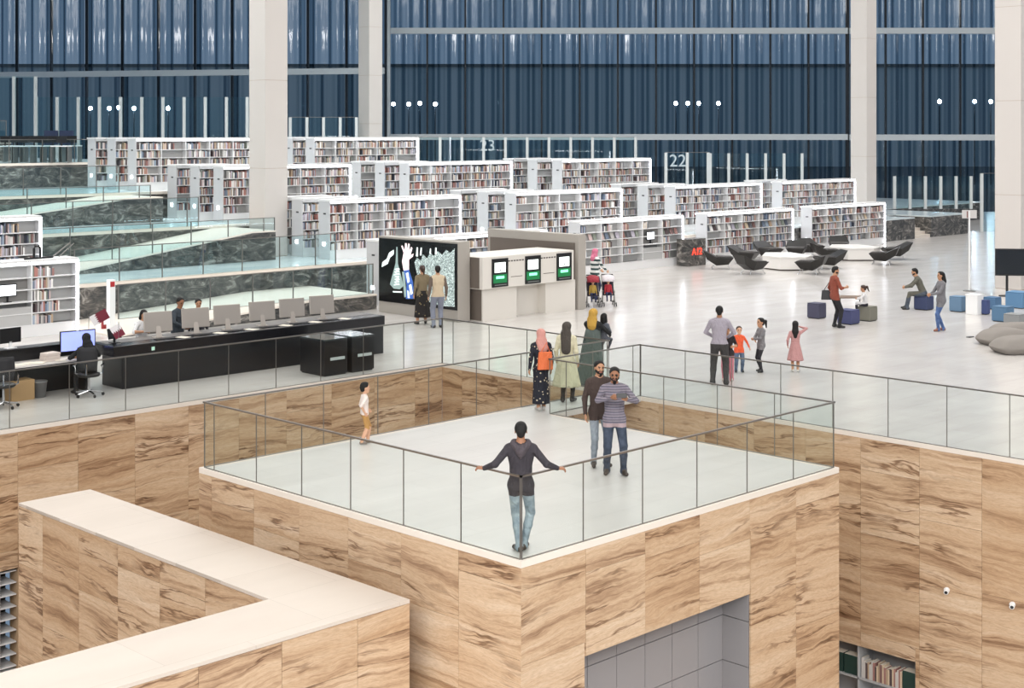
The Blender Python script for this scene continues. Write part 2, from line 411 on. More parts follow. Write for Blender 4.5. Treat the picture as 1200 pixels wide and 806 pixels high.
balustrade('glass_balustrade', 'long glass balustrade on the hall floor edge in front of the information desk', (-6, DY+.05, 0), (DX+.05, DY+.05, 0), steps(13.0-16*1.25+6, 1.25, 32), .012)
balustrade('glass_balustrade', 'glass balustrade on the hall floor edge between the corner and the footbridge', (DX+.05, PY1-I, 0), (DX+.05, DY+.05, 0), steps(1.25, 1.27, 4), .012)
balustrade('glass_balustrade', 'long glass balustrade on the right hall floor edge beyond the platform', (DX+.05, 3, 0), (DX+.05, BY0+I, 0), steps(15.5-10*1.2-3+.0, 1.2, 16), .012)

# ---- stepped terraces behind the desk and under the bookcases
def terrace(name, label, poly, z0, z1):
    r = MB().prism(poly, z0, z1-.06).build(name, MARBLE); tag(r, label, None, None, 'structure')
    MB().prism(poly, z1-.06, z1).build('paving', TER, r)
    MB().box(-25, min(poly[1][0], 59), poly[0][1]-.03, poly[0][1]+.25, z1-.1, z1+.004).build('edge_strip', EDGE, r); return r
FE = 147.0     # terraces stop at the facade
SX0, SX1 = RX(1072, TY1), RX(1091, TY1)      # stair gap in the lowest terrace
terrace('terrace_lower', 'lowest terrace with a dark veined marble face behind the lounge', [(-25,TY1),(SX0,TY1),(SX0,TY1+2.2),(SX1,TY1+2.2),(SX1,TY1),(76.6,TY1),(76.6,46),(90,46),(90,54),(-25,54)], 0, T1)
terrace('terrace_middle', 'second terrace with a dark veined marble face', [(-25,TY2),(63,TY2),(63,56),(-25,56)], T1, T2)
terrace('terrace_upper', 'third terrace carrying the rearmost bookcases', [(-25,TY3),(60,TY3),(60,FE-62),(46,FE-48),(-25,FE-48)], T2, T3)
terrace('terrace_study', 'fourth terrace with the computer desks on the far left', [(-25,TY4),(36,TY4),(36,98),(-25,98)], T3, T4)
terrace('terrace_top', 'topmost terrace at the far left below the glass facade', [(-25,TY5),(31.5,TY5),(31.5,98),(-25,98)], T4, T5)
st = thing('terrace_stair', 'short flight of white steps cut into the dark marble terrace wall', 'stairs', (SX0, TY1, 0), 0)
for i in range(6):
    MB().box(0.01, SX1-SX0-.01, .3*i+.05, .3*i+.35, 0, T1/7*(i+1)).build('step', EDGE, st)
# ramps
def ramp_wedge(name, label, x0, x1, x2, y0, y1, z0, z1):
    r = MB().prism_y([(x0,z0),(x2,z0),(x2,z1-.05),(x1,z1-.05)], y0, y1).build(name, MARBLE); tag(r, label, None, None, 'structure')
    MB().prism_y([(x0,z0),(x1,z1-.05),(x2,z1-.05),(x2,z1),(x1,z1),(x0,z0+.05)], y0-.02, y1).build('paving', EDGE, r); return r
ramp_wedge('ramp_lower', 'white sloping ramp on a dark marble wall behind the information desk', 20.9, 27.6, 30.3, 36.5, TY1-.02, 0, .48)
ramp_wedge('ramp_middle', 'pale sloping ramp on the lowest terrace', 22.5, 30, 31, 43.0, TY2-.02, T1, T2-.1)
ramp_wedge('ramp_upper', 'pale sloping ramp on the second terrace', 20.5, 28.5, 30, 48.9, TY3-.02, T2, T3-.1)
WPOST = mat('white_post', '#d8dcdc', .4)
def tb(label, x0, x1, y, z, h=1.05, sp=1.5, pm=None):
    return balustrade('terrace_balustrade', label, (x0,y,0), (x1,y,0), steps(sp, sp, int((x1-x0)/sp)), z, h, GLASS_AQUA, True, .03, pm or STEEL, rail_r=.018)
tb('glass balustrade along the ramp behind the information desk', 21.0, 30.2, 36.56, .5, .95)
tb('glass balustrade on the lowest terrace above the ramp', 21.6, 31.5, TY1+.06, T1)
tb('glass balustrade on the ramp of the lowest terrace', 14, 31, 43.05, T1+.4, 1.1)
tb('glass balustrade on the second terrace edge at the left', 8, 29.5, TY2+.06, T2)
tb('glass balustrade on the ramp of the second terrace', 8, 29.5, 48.95, T2+.4, 1.0)
tb('glass balustrade on the third terrace edge at the left', 6, 29.5, TY3+.06, T3)
tb('glass balustrade in front of the computer desks on the far left', 6, 35.8, TY4+.06, T4, 1.0)
tb('glass balustrade on the topmost terrace at the far left', 6, 31.3, TY5+.06, T5, .95)

# glass partitions with pale posts near the facade (they run parallel to it)
def partition(label, px0, px1, d, z, ztop, n, rail=False, pw=.16):
    a, b = K(px0, d), K(px1, d); Lg = (b-a).length
    r = balustrade('glass_partition', label, a, b, [Lg*i/n for i in range(1, n)], z, ztop-z, GLASS_AQUA, rail, pw, WPOST, 'glass partition', rail_r=.03)
    return r
partition('tall glass partition with pale posts at the far left below the facade', 42, 290, 84, T3, 7.75, 10)
partition('tall glass partition with pale posts at the left picture edge', -10, 42, 83, T5, 8.9, 2)
PT2 = partition('glass partition with pale posts and numeral 23 behind the bookcases', 490, 745, 88, T3, 5.42, 10, True)
PT3 = partition('glass partition with pale posts and numeral 22 behind the bookcases', 780, 830, 84, T2, 4.55, 2, True)
partition('glass partition with pale posts behind the right rear bookcases', 832, 940, 88, T2, 4.45, 5)
partition('glass partition with pale posts above the dark marble wall at right', 1048, 1138, 87, T1, 3.1, 5)
partition('glass partition beside the right hand concrete column', 1150, 1175, 84, 0, 3.35, 1, True)
partition('glass partition with pale posts between the two middle columns', 340, 418, 86, T3, 6.6, 4, True)

# ---- columns
def column(px, d, z, label, w=1.0):
    c = K(px, d, z)
    r = thing('concrete_column', label, 'column', c, 0, 'tall concrete columns')
    n = 6; hh = (20.6-z)/n
    m1 = MB().box(-w/2, w/2, -w/2, w/2, .01, hh).mesh('column_drum', CONC)
    for i in range(n): link('column_drum', m1, r, (0, 0, i*hh))
    MB().box(-w/2+.012, w/2-.012, -w/2+.012, w/2-.012, 0, 20.6-z).build('core', TRAV_BACK, r)
    return r
column(314.5, 54, T1, 'square concrete column rising behind the information desk monitors')
column(434, 87, T3, 'square concrete column behind the rearmost bookcases near the facade corner')
column(1012, 80.5, T1, 'square concrete column behind the right end of the bookcases')
column(1188.5, 53.5, 0, 'square concrete column at the right picture edge behind the television')

# ---- glass facade
FG = mat_glass('facade_glass', '#ffffff', .085, .45, 2.0, .03,
    [(0, '#dfe8ee'), (.12, '#b6c8d4'), (.3, '#8ca5b6'), (.6, '#5f798c'), (1, '#304656')])
MULL = mat('dark_mullion', '#101a26', .5)
TRANS = mat('pale_transom', '#dfe6ea', .5)
def facade(name, label, pa, pb, n, zbase, ztop, transoms, tr_h=.42):
    pa, pb = Vector(pa), Vector(pb); d = pb-pa; Lg = d.length; ang = math.atan2(d.y, d.x)
    r = thing(name, label, None, (pa.x, pa.y, 0), ang, None, 'structure')
    wd = Lg/n; zs = [zbase]+sorted(transoms)+[ztop]; waves = 2; seg = 32
    for zi in range(len(zs)-1):
        z0, z1 = zs[zi], zs[zi+1]
        if zi > 0: z0 += tr_h/2
        if zi < len(zs)-2: z1 -= tr_h/2
        variants = []
        for k in range(3):
            rng = random.Random(k+5); ph = rng.uniform(0, 6.28); mb = MB(); vs = []
            for i in range(seg+1):
                t = i/seg; y = .2*math.sin(2*math.pi*waves*t+ph)+.05*math.sin(2*math.pi*5*t+ph*2)
                vs += [(.06+t*(wd-.12), y, z0), (.06+t*(wd-.12), y, z1)]
            mb.add(vs, [(2*i, 2*i+2, 2*i+3, 2*i+1) for i in range(seg)])
            variants.append(mb.mesh('pane', FG, True))
        for i in range(n): link('pane', variants[(i*7+zi) % 3], r, (i*wd, 0, 0))
    mm = MB().box(-.06, .06, -.12, .12, zbase, ztop).mesh('mullion', MULL)
    for i in range(n+1): link('mullion', mm, r, (i*wd, 0, 0))
    for z in transoms: MB().box(0, Lg, -.42, -.2, z-tr_h/2, z+tr_h/2).build('transom', TRANS, r)
    return r
zt = lambda y, d: CAMZ+(HOR-y)*d/F_PX
FD = 105
facade('window_1', 'corrugated blue glass facade at the left with one pale transom', K(-60, 110), K(452, 101.5), 12, 0, 20.6, [zt(85.5, 105)])
facade('window_2', 'wide corrugated blue glass facade in the middle with two pale transoms', K(456, FD), K(992, FD), 12, 0, 20.6, [zt(160.5, FD), zt(36.5, FD)])
facade('window_3', 'corrugated blue glass facade between the two right hand columns', K(994, FD), K(1300, FD), 7, 0, 20.6, [zt(161, FD), zt(36.5, FD)])
fp = K(454, 102.5)
struct('trim_1', MB().cbox((fp.x, fp.y, 10.3), .4, .4, 20.6, 0, math.radians(-45)), TRANS, 'pale corner frame where the two glass facades meet')

# ---- outside at dusk
GROUND = mat('dark_ground', '#566062', .9); BLD = mat('far_building_wall', '#d4dcdc', .9)
c0, c1, c2, c3 = K(-900, 112), K(2100, 112), K(2100, 620), K(-900, 620)
g = MB(); g.add([(p.x, p.y, -.4) for p in (c0, c1, c2, c3)], [(0,1,2,3)]); struct('ground_outside', g, GROUND, 'dark ground outside the glass facade')
fb = thing('far_building', 'long dark building beyond the glass facade', 'building', K(600, 260, -.4), math.radians(-45))
MB().box(-140, 140, 0, 30, 0, 17.8).build('wall', BLD, fb); MB().box(-140.4, 140.4, -.4, 30, 17.8, 18.3).build('roof_edge', GROUND, fb)
LAMPH = mat('street_lamp_head', '#ffffff', .5, 0, '#eaf6ff', 260.0)
def street_lamp(px, py, d, label, sz=.22):
    z = zt(py, d); p = K(px, d, -.4)
    r = thing('street_lamp', label, 'street lamp', p, 0, 'street lamps outside the facade')
    MB().tube([(0,0,0),(0,0,z+.4)], .07, 6).build('pole', MULL, r)
    MB().lathe([(.05,-sz),(sz,-sz*.3),(sz*.8,sz*.6),(.05,sz)], 8, (0,0,z+.4)).build('lamp_head', LAMPH, r)
for grp, lst in (('outside to the right of the second concrete column', [(461,122),(479,122),(492,121),(510,122)]),
        ('outside in the middle above the numeral 22', [(792,121),(806,121),(819,121),(842,121)]),
        ('outside between the two right hand columns', [(1101,119),(1142,119),(1161,119)]),
        ('outside at the far left above the computer desks', [(106,127),(128,127),(139,126),(157,127),(197,127)])):
    for px, py in lst: street_lamp(px, py, 170, 'bright street lamp '+grp)
# ================================================================ bookcases and books
SHELF = mat('white_shelf', '#e6e6e6', .45); SHELF_BACK = mat('grey_shelf_back', '#b9b9b8', .5); END = mat('grey_end_panel', '#c9cacc', .5)
GREYPANEL = mat('mid_grey_panel', '#8d8b88', .5)
BOOKPAL = ['#ece9e5', '#dad6d2', '#c6c2be', '#f1efec', '#9d9a98', '#68676c', '#4f5562', '#80625e', '#a07770', '#b19a82', '#d3bfa5', '#768396', '#9dabbb', '#cfb8b5', '#8b9287', '#57494a', '#c0bac7', '#b07a70']
m = mat('book_spines', '#cccccc', .6); geo = N(m, 'ShaderNodeNewGeometry')
rr_ = ramp(m, geo.outputs['Random Per Island'], [((i+.0)/len(BOOKPAL), c) for i, c in enumerate(BOOKPAL)])
m.node_tree.nodes[-1].color_ramp.interpolation = 'CONSTANT'
for n_ in m.node_tree.nodes:
    if n_.type == 'VALTORGB': n_.color_ramp.interpolation = 'CONSTANT'
L(m, rr_, bsdf(m).inputs['Base Color']); BOOKS = m
BOOKN = ['white','pale grey','light grey','bright white','mid grey','charcoal','dark navy','dark red','brick red','tan','cream','slate blue','pale blue','dusty pink','sage green','dark brown','lilac grey','rust red']
BOOKM = [mat('book_cover_%d' % i, c, .55) for i, c in enumerate(BOOKPAL)]
PAGES = mat('book_pages', '#e8e2d4', .8)
NPM = MB().box(-.012, 0, .2, .34, 1.62, 1.67).mesh('name_plate', mat('dark_plate', '#3a3a3c', .5)); FLM = MB().box(-.015, 0, .24, .38, .5, .62).mesh('floor_light', LED)
book_stuff = MB(); N_BOOKS = [0]; BOOK_CACHE = {}
def put_book(rng, root, x, y, z, wd, dp, ht, single, ci=None, lean=0.0):
    """a book standing with its spine towards -y; single = (label, group) makes it a thing of its own"""
    R = root.matrix_basis
    if single and N_BOOKS[0] < 300:
        N_BOOKS[0] += 1
        key = (round(wd, 2), round(ht, 2), rng.randrange(len(BOOKM)) if ci is None else ci)
        if key not in BOOK_CACHE:
            b = MB(); b.box(0, key[0], 0, dp, 0, key[1]); b.box(.004, key[0]-.004, .01, dp+.004, key[1]-.012, key[1]+.002, 1)
            BOOK_CACHE[key] = b.mesh('book', [BOOKM[key[2]], PAGES])
        p = R @ Vector((x, y, z+.001))
        o = link('book', BOOK_CACHE[key], None, p); o.rotation_euler = (lean, 0, root.rotation_euler.z)
        tag(o, BOOKN[key[2]]+' '+single[0], 'book', single[1])
    else:
        c = R @ Vector((x+wd/2, y+dp/2, z+ht/2+.001)); book_stuff.cbox(c, wd-.002, dp, ht, 0, root.rotation_euler.z, lean)
def bookcase(X0, Y, z, nb, bay, label, group, seed, single=None, display=False, station=None, fill=.92, H=2.15, led=True, rows=5, empty_from=None, depth=.62):
    rng = random.Random(seed); Lg = nb*bay
    r = thing('bookcase', label, 'bookcase', (X0, Y, z), 0, group); r.matrix_basis
    r.matrix_basis = Matrix.Translation((X0, Y, z))
    pl = .34 if rows == 5 else .1; pitch = (H-.15-pl)/rows
    MB().box(0, Lg, .02, depth-.02, 0, pl).build('plinth', SHELF, r)
    MB().box(0, Lg, depth/2-.01, depth/2+.01, pl, H-.15).build('back_panel', SHELF_BACK, r)
    em = MB().box(0, .04, 0, depth, 0, H-.02).mesh('end_panel', END)
    ep = link('end_panel', em, r, (-.04, 0, 0)); link('end_panel', em, r, (Lg, 0, 0))
    link('name_plate', NPM, ep); link('floor_light', FLM, ep)
    MB().box(-.05, Lg+.05, -.06, depth+.06, H-.06, H).box(-.02, Lg+.02, .0, depth, H-.15, H-.06).build('canopy', SHELF, r)
    dm = MB().box(-.015, .015, .01, depth-.01, pl, H-.15).mesh('divider', SHELF)
    for i in range(1, nb): link('divider', dm, r, (i*bay, 0, 0))
    sm = MB().box(0, Lg, .0, depth, -.025, 0).mesh('shelf', SHELF)
    for k in range(rows): link('shelf', sm, r, (0, 0, pl+k*pitch))
    if led:
        MB().box(Lg+.04, Lg+.09, -.03, .05, .02, H-.06).build('light_strip', LED, r)
        clm = MB().box(0, Lg, -.05, -.03, H-.075, H-.06).mesh('canopy_light', LED); link('canopy_light', clm, r); link('canopy_light', clm, r, (0, depth+.08, 0))  # rear copy of the canopy strip is added to throw streaks onto the facade
    for i in range(nb):
        for k in range(rows):
            if station == i and k < 4: continue
            zb = pl+k*pitch; x = i*bay+.03; xe = (i+1)*bay-.03; f = fill*rng.uniform(.55, 1.25)
            if rng.random() < .06: continue
            sg_ = lambda w_: single and (w_+' on '+['lowest','fourth','third','second','top'][k]+' shelf, '+['first','second','third','fourth','fifth'][i]+' bay of '+single[0], single[1])
            if empty_from and k < empty_from: f *= .25
            if display and k == rows-2:
                while x+.22 < xe:
                    put_book(rng, r, x, .1, zb, .2, .025, .27, sg_('leaning book'), None, -.35); x += rng.uniform(.25, .34)
                continue
            xm = x+(xe-x)*min(f, 1)
            if rng.random() < .15: x += rng.uniform(.05, .3)
            while x < xm-.05:
                wd = rng.choice((.03,.04,.05,.06)); ht = rng.uniform(.62, .9)*min(pitch, .33)
                put_book(rng, r, x, .03+rng.uniform(0,.02), zb, wd, .2, round(ht, 2), sg_('book')); x += wd+.003
                if rng.random() < .04: x += rng.uniform(.05, .2)
    if station is not None:
        x0 = station*bay+.02; x1 = (station+1)*bay-.02
        MB().box(x0, x1, .02, .05, pl, pl+pitch*1.55).build('cabinet_door', SHELF_BACK, r)
        MB().box(x0, x1, .25, .28, pl+pitch*2, pl+pitch*4-.03).build('station_back', GREYPANEL, r)
        MB().box(x0, x1, -.12, .25, pl+pitch*1.95, pl+pitch*2.02).build('station_shelf', SHELF, r)
        xc = (x0+x1)/2; zc = pl+pitch*3.05
        mo = thing('catalogue_monitor', 'small lit catalogue monitor in the '+('left edge bookcase' if 'left picture' in label else 'bookcase right of the strollers'), 'monitor', (X0+xc, Y+.14, z+pl+pitch*2.02), 0)
        MB().box(-.1, .1, -.06, .06, 0, .015).box(-.02, .02, -.02, .02, .015, .2).build('stand', BLACKP, mo)
        MB().box(-.26, .26, -.02, .02, .16, .5).build('frame', BLACKP, mo); MB().box(-.235, .235, -.024, -.02, .185, .475).build('display', mat('lit_white_screen', '#ffffff', .4, 0, '#f2f7ff', 1.6), mo)
    return r
BK = 'book shelved in the '
def cluster(X0, Y, z, nb, bay, nm, seed, back=2, **kw):
    bookcase(X0, Y, z, nb, bay, 'front bookcase '+nm, 'rows of white bookcases', seed, **kw)
    for k in range(1, back+1):
        bookcase(X0, Y+1.62*k, z, 2, bay, ('second' if k == 1 else 'third')+' bookcase in line, end panel showing, '+nm, 'rows of white bookcases', seed+50*k, led=False, fill=.95)
# left units beside the staff desk
bookcase(14.05, 38.3, 0, 5, 1.32, 'lit bookcase with a monitor bay at the left picture edge', 'rows of white bookcases', 5, ('left edge bookcase', 'books in the left edge bookcase'), False, 3, .55)
bookcase(14.1, 40.3+.3, T1-.05, 5, 1.32, 'upper bookcase on the terrace at the left picture edge', 'rows of white bookcases', 6, ('upper left edge bookcase', 'books in the upper left bookcase'))
# floor level, front tier
YA = 39.4
def RL(px0, px1, Y, nb): x0 = RX(px0, Y); return x0, (RX(px1, Y)-x0)/nb
x0, b_ = RL(680, 799, YA, 5)
bookcase(x0, YA, 0, 5, b_, 'low lit bookcase with a monitor bay, right of the twin strollers', 'rows of white bookcases', 1, ('bookcase right of the strollers', 'books in the monitor bay bookcase'), True, 3, .5)
x0, b_ = RL(829, 928, YA, 5)
bookcase(x0, YA, 0, 5, b_, 'low lit bookcase behind the left group of black loungers', 'rows of white bookcases', 2, ('bookcase behind left loungers', 'books behind the left loungers'), True)
x0, b_ = RL(952, 1036, YA, 5)
bookcase(x0, YA, 0, 5, b_, 'low lit bookcase at the far right behind the black loungers', 'rows of white bookcases', 3, None, True)
bookcase(31.0, 37.2, 0, 6, 1.32, 'low lit bookcase behind the video wall and kiosk', 'rows of white bookcases', 4, None, True)
# terraces
YB, YC, YD = 41.5, 46.7, 52.3
for nm, px0, px1, Y, z, sd in (
        ('on the lowest terrace behind the video wall', 387, 538, YB, T1, 10), ('on the lowest terrace behind the kiosk', 605, 727, YB, T1, 11),
        ('on the lowest terrace right of the kiosk', 792, 891, YB, T1, 12), ('on the lowest terrace beside the right column', 917, 1001, YB, T1, 13),
        ('on the second terrace behind the left concrete column', 262, 409, YC, T2, 14), ('on the second terrace in the middle', 480, 598, YC, T2, 15), ('on the second terrace below numeral 22', 659, 761, YC, T2, 16),
        ('on the third terrace at the far left', 160, 300, YD, T3, 17), ('on the third terrace between the two left columns', 369, 488, YD, T3, 18)):
    x0, b_ = RL(px0, px1, Y, 5); cluster(x0, Y, z, 5, b_, nm, sd, back=1 if 'right column' in nm else 2)
o = book_stuff.build('book_rows', BOOKS); tag(o, 'rows of books on the far bookcase shelves', 'books', None, 'stuff')

# ---- text
def text(body, size, parent, m, loc, rot, ext=.002, align='CENTER'):
    cu = bpy.data.curves.new('lettering', 'FONT'); cu.body = body; cu.size = size; cu.extrude = ext; cu.align_x = align; cu.align_y = 'CENTER'
    cu.materials.append(m); t_ = bpy.data.objects.new('lettering', cu); COL.objects.link(t_)
    me = bpy.data.meshes.new_from_object(t_.evaluated_get(bpy.context.evaluated_depsgraph_get())); bpy.data.objects.remove(t_); bpy.data.curves.remove(cu)
    o = link('lettering', me, parent, loc); o.rotation_euler = rot; return o
PALE = mat('pale_print', '#c3d2d8', .6)
text('23', .95, PT2, PALE, (K(571, 88)-K(490, 88)).length and ((K(571, 88)-K(490, 88)).length, -.02, 1.55), (math.radians(90), 0, 0))
text('22', 1.0, PT3, PALE, ((K(794, 84)-K(780, 84)).length, -.02, 1.75), (math.radians(90), 0, 0))

# ================================================================ information desk
DK = thing('information_desk', 'long black information desk with a row of monitors', 'desk', (16.55, 29.0, 0), 0)
MB().box(.25, 7.8, .06, .95, 0, .74).build('base', BLACKW, DK, bevel=.01)
MB().box(0, 7.8, 0, 1.0, .74, .98).build('counter_top', mat('black_counter', '#1b1b1e', .22), DK, bevel=.015)
MB().box(.1, 7.7, .45, .98, .98, .985).build('work_surface', mat('grey_work_surface', '#6f6c6a', .4), DK)
MB().box(.95, 1.03, -.006, 0, .80, .88).build('sticker', mat('mint_sticker', '#bfe8d2', .5), DK)
ALU = mat('warm_aluminium', '#b5aca3', .35, .5)
BEZ = mat('screen_front', '#0c0c10', .2)
def imac(p, rz, label, grp):
    r = thing('desktop_monitor', label, 'monitor', p, rz, grp)
    MB().box(-.13, .13, -.1, .1, 0, .012).build('foot', ALU, r)
    b = MB(); b.add([(-.07,-.09,.012),(.07,-.09,.012),(.05,-.03,.26),(-.05,-.03,.26),(-.07,-.08,.012),(.07,-.08,.012),(.05,-.02,.26),(-.05,-.02,.26)],
        [(0,1,2,3),(7,6,5,4),(0,4,5,1),(1,5,6,2),(2,6,7,3),(3,7,4,0)]); b.build('stand', ALU, r)
    MB().cbox((0, 0, .36), .68, .035, .46, 0, 0, -.12).build('housing', ALU, r, bevel=.01)
    MB().cbox((0, .021, .38), .64, .006, .38, 0, 0, -.12).build('display', BEZ, r)
    return r
DT = .985
for i, (px, py) in enumerate([(185,388), (229,384), (266,379), (307,374), (342,370), (377,365)]):
    Xm = RX(px, 29.62); which = ['leftmost silver monitor on the information desk, beside the white shirt staff member', 'silver monitor on the information desk, beside the dark shirt staff member', 'third silver monitor from the left on the information desk', 'fourth silver monitor from the left on the information desk', 'fifth silver monitor from the left on the information desk', 'rightmost silver monitor on the information desk'][i]
    imac((Xm, 29.62, DT), math.radians(-12), which, 'monitors on the information desk')
    k = thing('keyboard_tray', 'dark keyboard with pale papers before the '+which.split(' on the')[0], 'keyboard', (Xm+.05, 29.28, DT-.005), math.radians(-6), 'keyboards on the information desk')
    MB().box(-.3, .18, -.09, .09, 0, .012).build('body', BLACKP, k)
    MB().box(-.28, .16, -.07, .07, .012, .018).build('keys', mat('dark_grey_keys', '#3a3a3c', .5), k)
    pp = MB().cbox((Xm+.42, 29.22, DT-.001), .22, .3, .006, 0, .3).build('paper_sheet', PAGES); tag(pp, 'pale paper sheet beside the '+which.split(' on the')[0], 'paper', 'papers on the information desk')
# small black display and flags at the left end
tb_ = thing('tablet_display', 'small black display at the left end of the information desk', 'monitor', (RX(134, 29.5), 29.5, DT-.005), math.radians(10))
MB().box(-.1,.1,-.08,.08,0,.02).box(-.02,.02,-.02,.02,.02,.12).build('stand', BLACKP, tb_); MB().cbox((0,0,.22), .36, .03, .24, 0, 0, -.2).build('display', BLACKP, tb_)
MAROON = mat('maroon_cloth', '#7a2b3a', .8); FWHITE = mat('white_cloth', '#eeeaea', .8)
def flag(p, rz, label, tilt, w=.36):
    r = thing('table_flag', label, 'flag', p, rz, 'maroon and white table flags')
    MB().lathe([(.05,0),(.05,.015),(.01,.02)], 10).build('stand', STEEL, r)
    MB().tube([(0,0,.015),(0,0,.5)], .006, 6).build('pole', STEEL, r)
    a = math.radians(tilt); c_, s_ = math.cos(a), math.sin(a)
    def rot(x, z): return (x*c_-z*s_, .0, .48+x*s_+z*c_)
    n = 5; b = MB()
    pts = [(.12*w/.36, 0)]+sum([[(.17, -.24*(i+.5)/n), (.12, -.24*(i+1)/n)] for i in range(n)], [])
    q = [rot(.01, 0), rot(.01, -.24)]; 
    wh = [rot(.01, 0), rot(.01, -.24)]+[rot(x, z) for x, z in reversed(pts)]
    nn = len(wh); b.add(wh+[(x, y+.006, z) for x, y, z in wh], [tuple(range(nn)), tuple(range(2*nn-1, nn-1, -1))]+[(i, nn+i, nn+(i+1)%nn, (i+1)%nn) for i in range(nn)])
    b.build('hoist_cloth', FWHITE, r)
    mr = [rot(x, z) for x, z in pts]+[rot(w, -.24), rot(w, 0)]; nn = len(mr); b = MB()
    b.add(mr+[(x, y+.006, z) for x, y, z in mr], [tuple(range(nn)), tuple(range(2*nn-1, nn-1, -1))]+[(i, nn+i, nn+(i+1)%nn, (i+1)%nn) for i in range(nn)])
    b.build('fly_cloth', MAROON, r)
flag((RX(139, 29.3), 29.3, DT-.005), math.radians(-40), 'small drooping maroon flag at the left end of the information desk', -60, .3)

# two black book return boxes
def drop_box(x0, x1, y0, y1, h, label):
    r = thing('return_box', label, 'box', ((x0+x1)/2, (y0+y1)/2, 0), 0, 'black return boxes'); a, b = (x1-x0)/2, (y1-y0)/2
    MB().box(-a, a, -b, b, .03, h-.03).build('body', BLACKW, r, bevel=.01); MB().box(-a+.03, a-.03, -b+.03, b-.03, 0, .03).build('plinth', BLACKP, r)
    MB().box(-a, a, -b, b, h-.03, h).build('lid', mat('dark_glass_top', '#3b4244', .1), r)
    MB().box(-a*.5, a*.75, -b-.012, -b, h*.42, h*.5).build('name_plate', mat('pale_plate', '#b9c2c2', .4), r)
drop_box(21.0, 21.68, 27.2, 28.15, .86, 'left black return box in front of the information desk')
drop_box(21.82, 22.5, 27.2, 28.15, .86, 'right black return box in front of the information desk')

# ================================================================ staff desk at the left
SD = thing('staff_desk', 'long white staff desk with clutter at the left edge', 'desk', (16.2, 29.3, 0), 0)
MB().box(-6.5, .0, 0, .75, .71, .74).build('desk_top', mat('light_desk', '#d8d4cf', .4), SD)
MB().box(-6.5, 0, .72, .78, 0, 1.0).build('screen_panel', BLACKP, SD)
MB().box(-6.5, .3, .6, 1.0, 1.0, 1.03).build('upper_shelf', BLACKW, SD)
for xx in (-6.4, -3.6, -1.75, -.06): MB().box(xx, xx+.05, .1, .7, 0, .71).build('leg', BLACKP, SD)
bx = thing('cardboard_box', 'brown cardboard box under the staff desk', 'box', (RX(22, 29.55), 29.55, 0), 0)
MB().box(-.26, .26, -.2, .2, 0, .42).build('body', mat('cardboard', '#a98a63', .8), bx); MB().box(-.26, -.005, -.2, .2, .42, .425).box(.005, .26, -.2, .2, .42, .425).build('flap', mat('cardboard_flap', '#b8986e', .8), bx)
bn = thing('waste_bin', 'grey metal waste bin under the staff desk', 'bin', (RX(46, 29.5), 29.5, 0), 0)
MB().lathe([(.13,0),(.165,.33),(.175,.33),(.175,.35),(.155,.35),(.12,.02)], 18).build('body', mat('grey_bin', '#8f8f90', .4, .5), bn, True)
for j in range(3):
    pk = MB().cbox((RX(58, 29.6)+.01*j, 29.6, .741+.06*j+.03), .34, .26, .055, 0, .1*j).build('paper_ream', mat('ream_wrap', '#cfc3bb', .7)); tag(pk, ['lowest', 'middle', 'topmost'][j]+' paper ream of the stack on the staff desk', 'paper', 'paper reams on the staff desk')
for j, (px, yy) in enumerate([(20,29.5),(33,29.55),(46,29.45),(70,29.5),(77,29.6),(10,29.55)]):
    q = MB().cbox((RX(px, yy), yy, .741+.008+.002*j), .3, .22, .012, 0, .4*j).build('paper_sheet', PAGES); tag(q, ['open white booklet left on the staff desk near the left chair', 'white papers on the staff desk beside the reams', 'white papers before the paper reams on the staff desk', 'white papers beside the seated staff member', 'small white papers beside the tall lit screen', 'white papers at the left picture edge on the staff desk'][j], 'paper', 'papers on the staff desk')
mo = thing('desk_monitor', 'black monitor seen from behind on the staff desk shelf', 'monitor', (RX(12, 30.1), 30.1, 1.03), .1)
MB().box(-.12,.12,-.08,.08,0,.015).box(-.03,.03,-.02,.02,.015,.15).build('stand', WHITE, mo); MB().cbox((0,0,.28), .5, .04, .32).build('housing', BLACKP, mo)
sc_ = thing('lit_monitor', 'large lit blue white monitor in front of the seated staff member', 'monitor', (RX(91, 29.68), 29.68, .74), math.radians(-8))
MB().box(-.15,.15,-.1,.1,0,.015).box(-.03,.03,.0,.03,.015,.2).build('stand', BLACKP, sc_); MB().cbox((0,0,.36), .8, .04, .46).build('housing', BLACKP, sc_)
MB().cbox((0,-.023,.36), .76, .006, .42).build('display', mat('blue_lit_screen', '#9aa6e8', .4, 0, '#8c9cff', .8), sc_)
flag((RX(104, 30.3), 30.3, 1.03), math.radians(-45), 'maroon and white table flag beside the seated staff member', 28, .42)
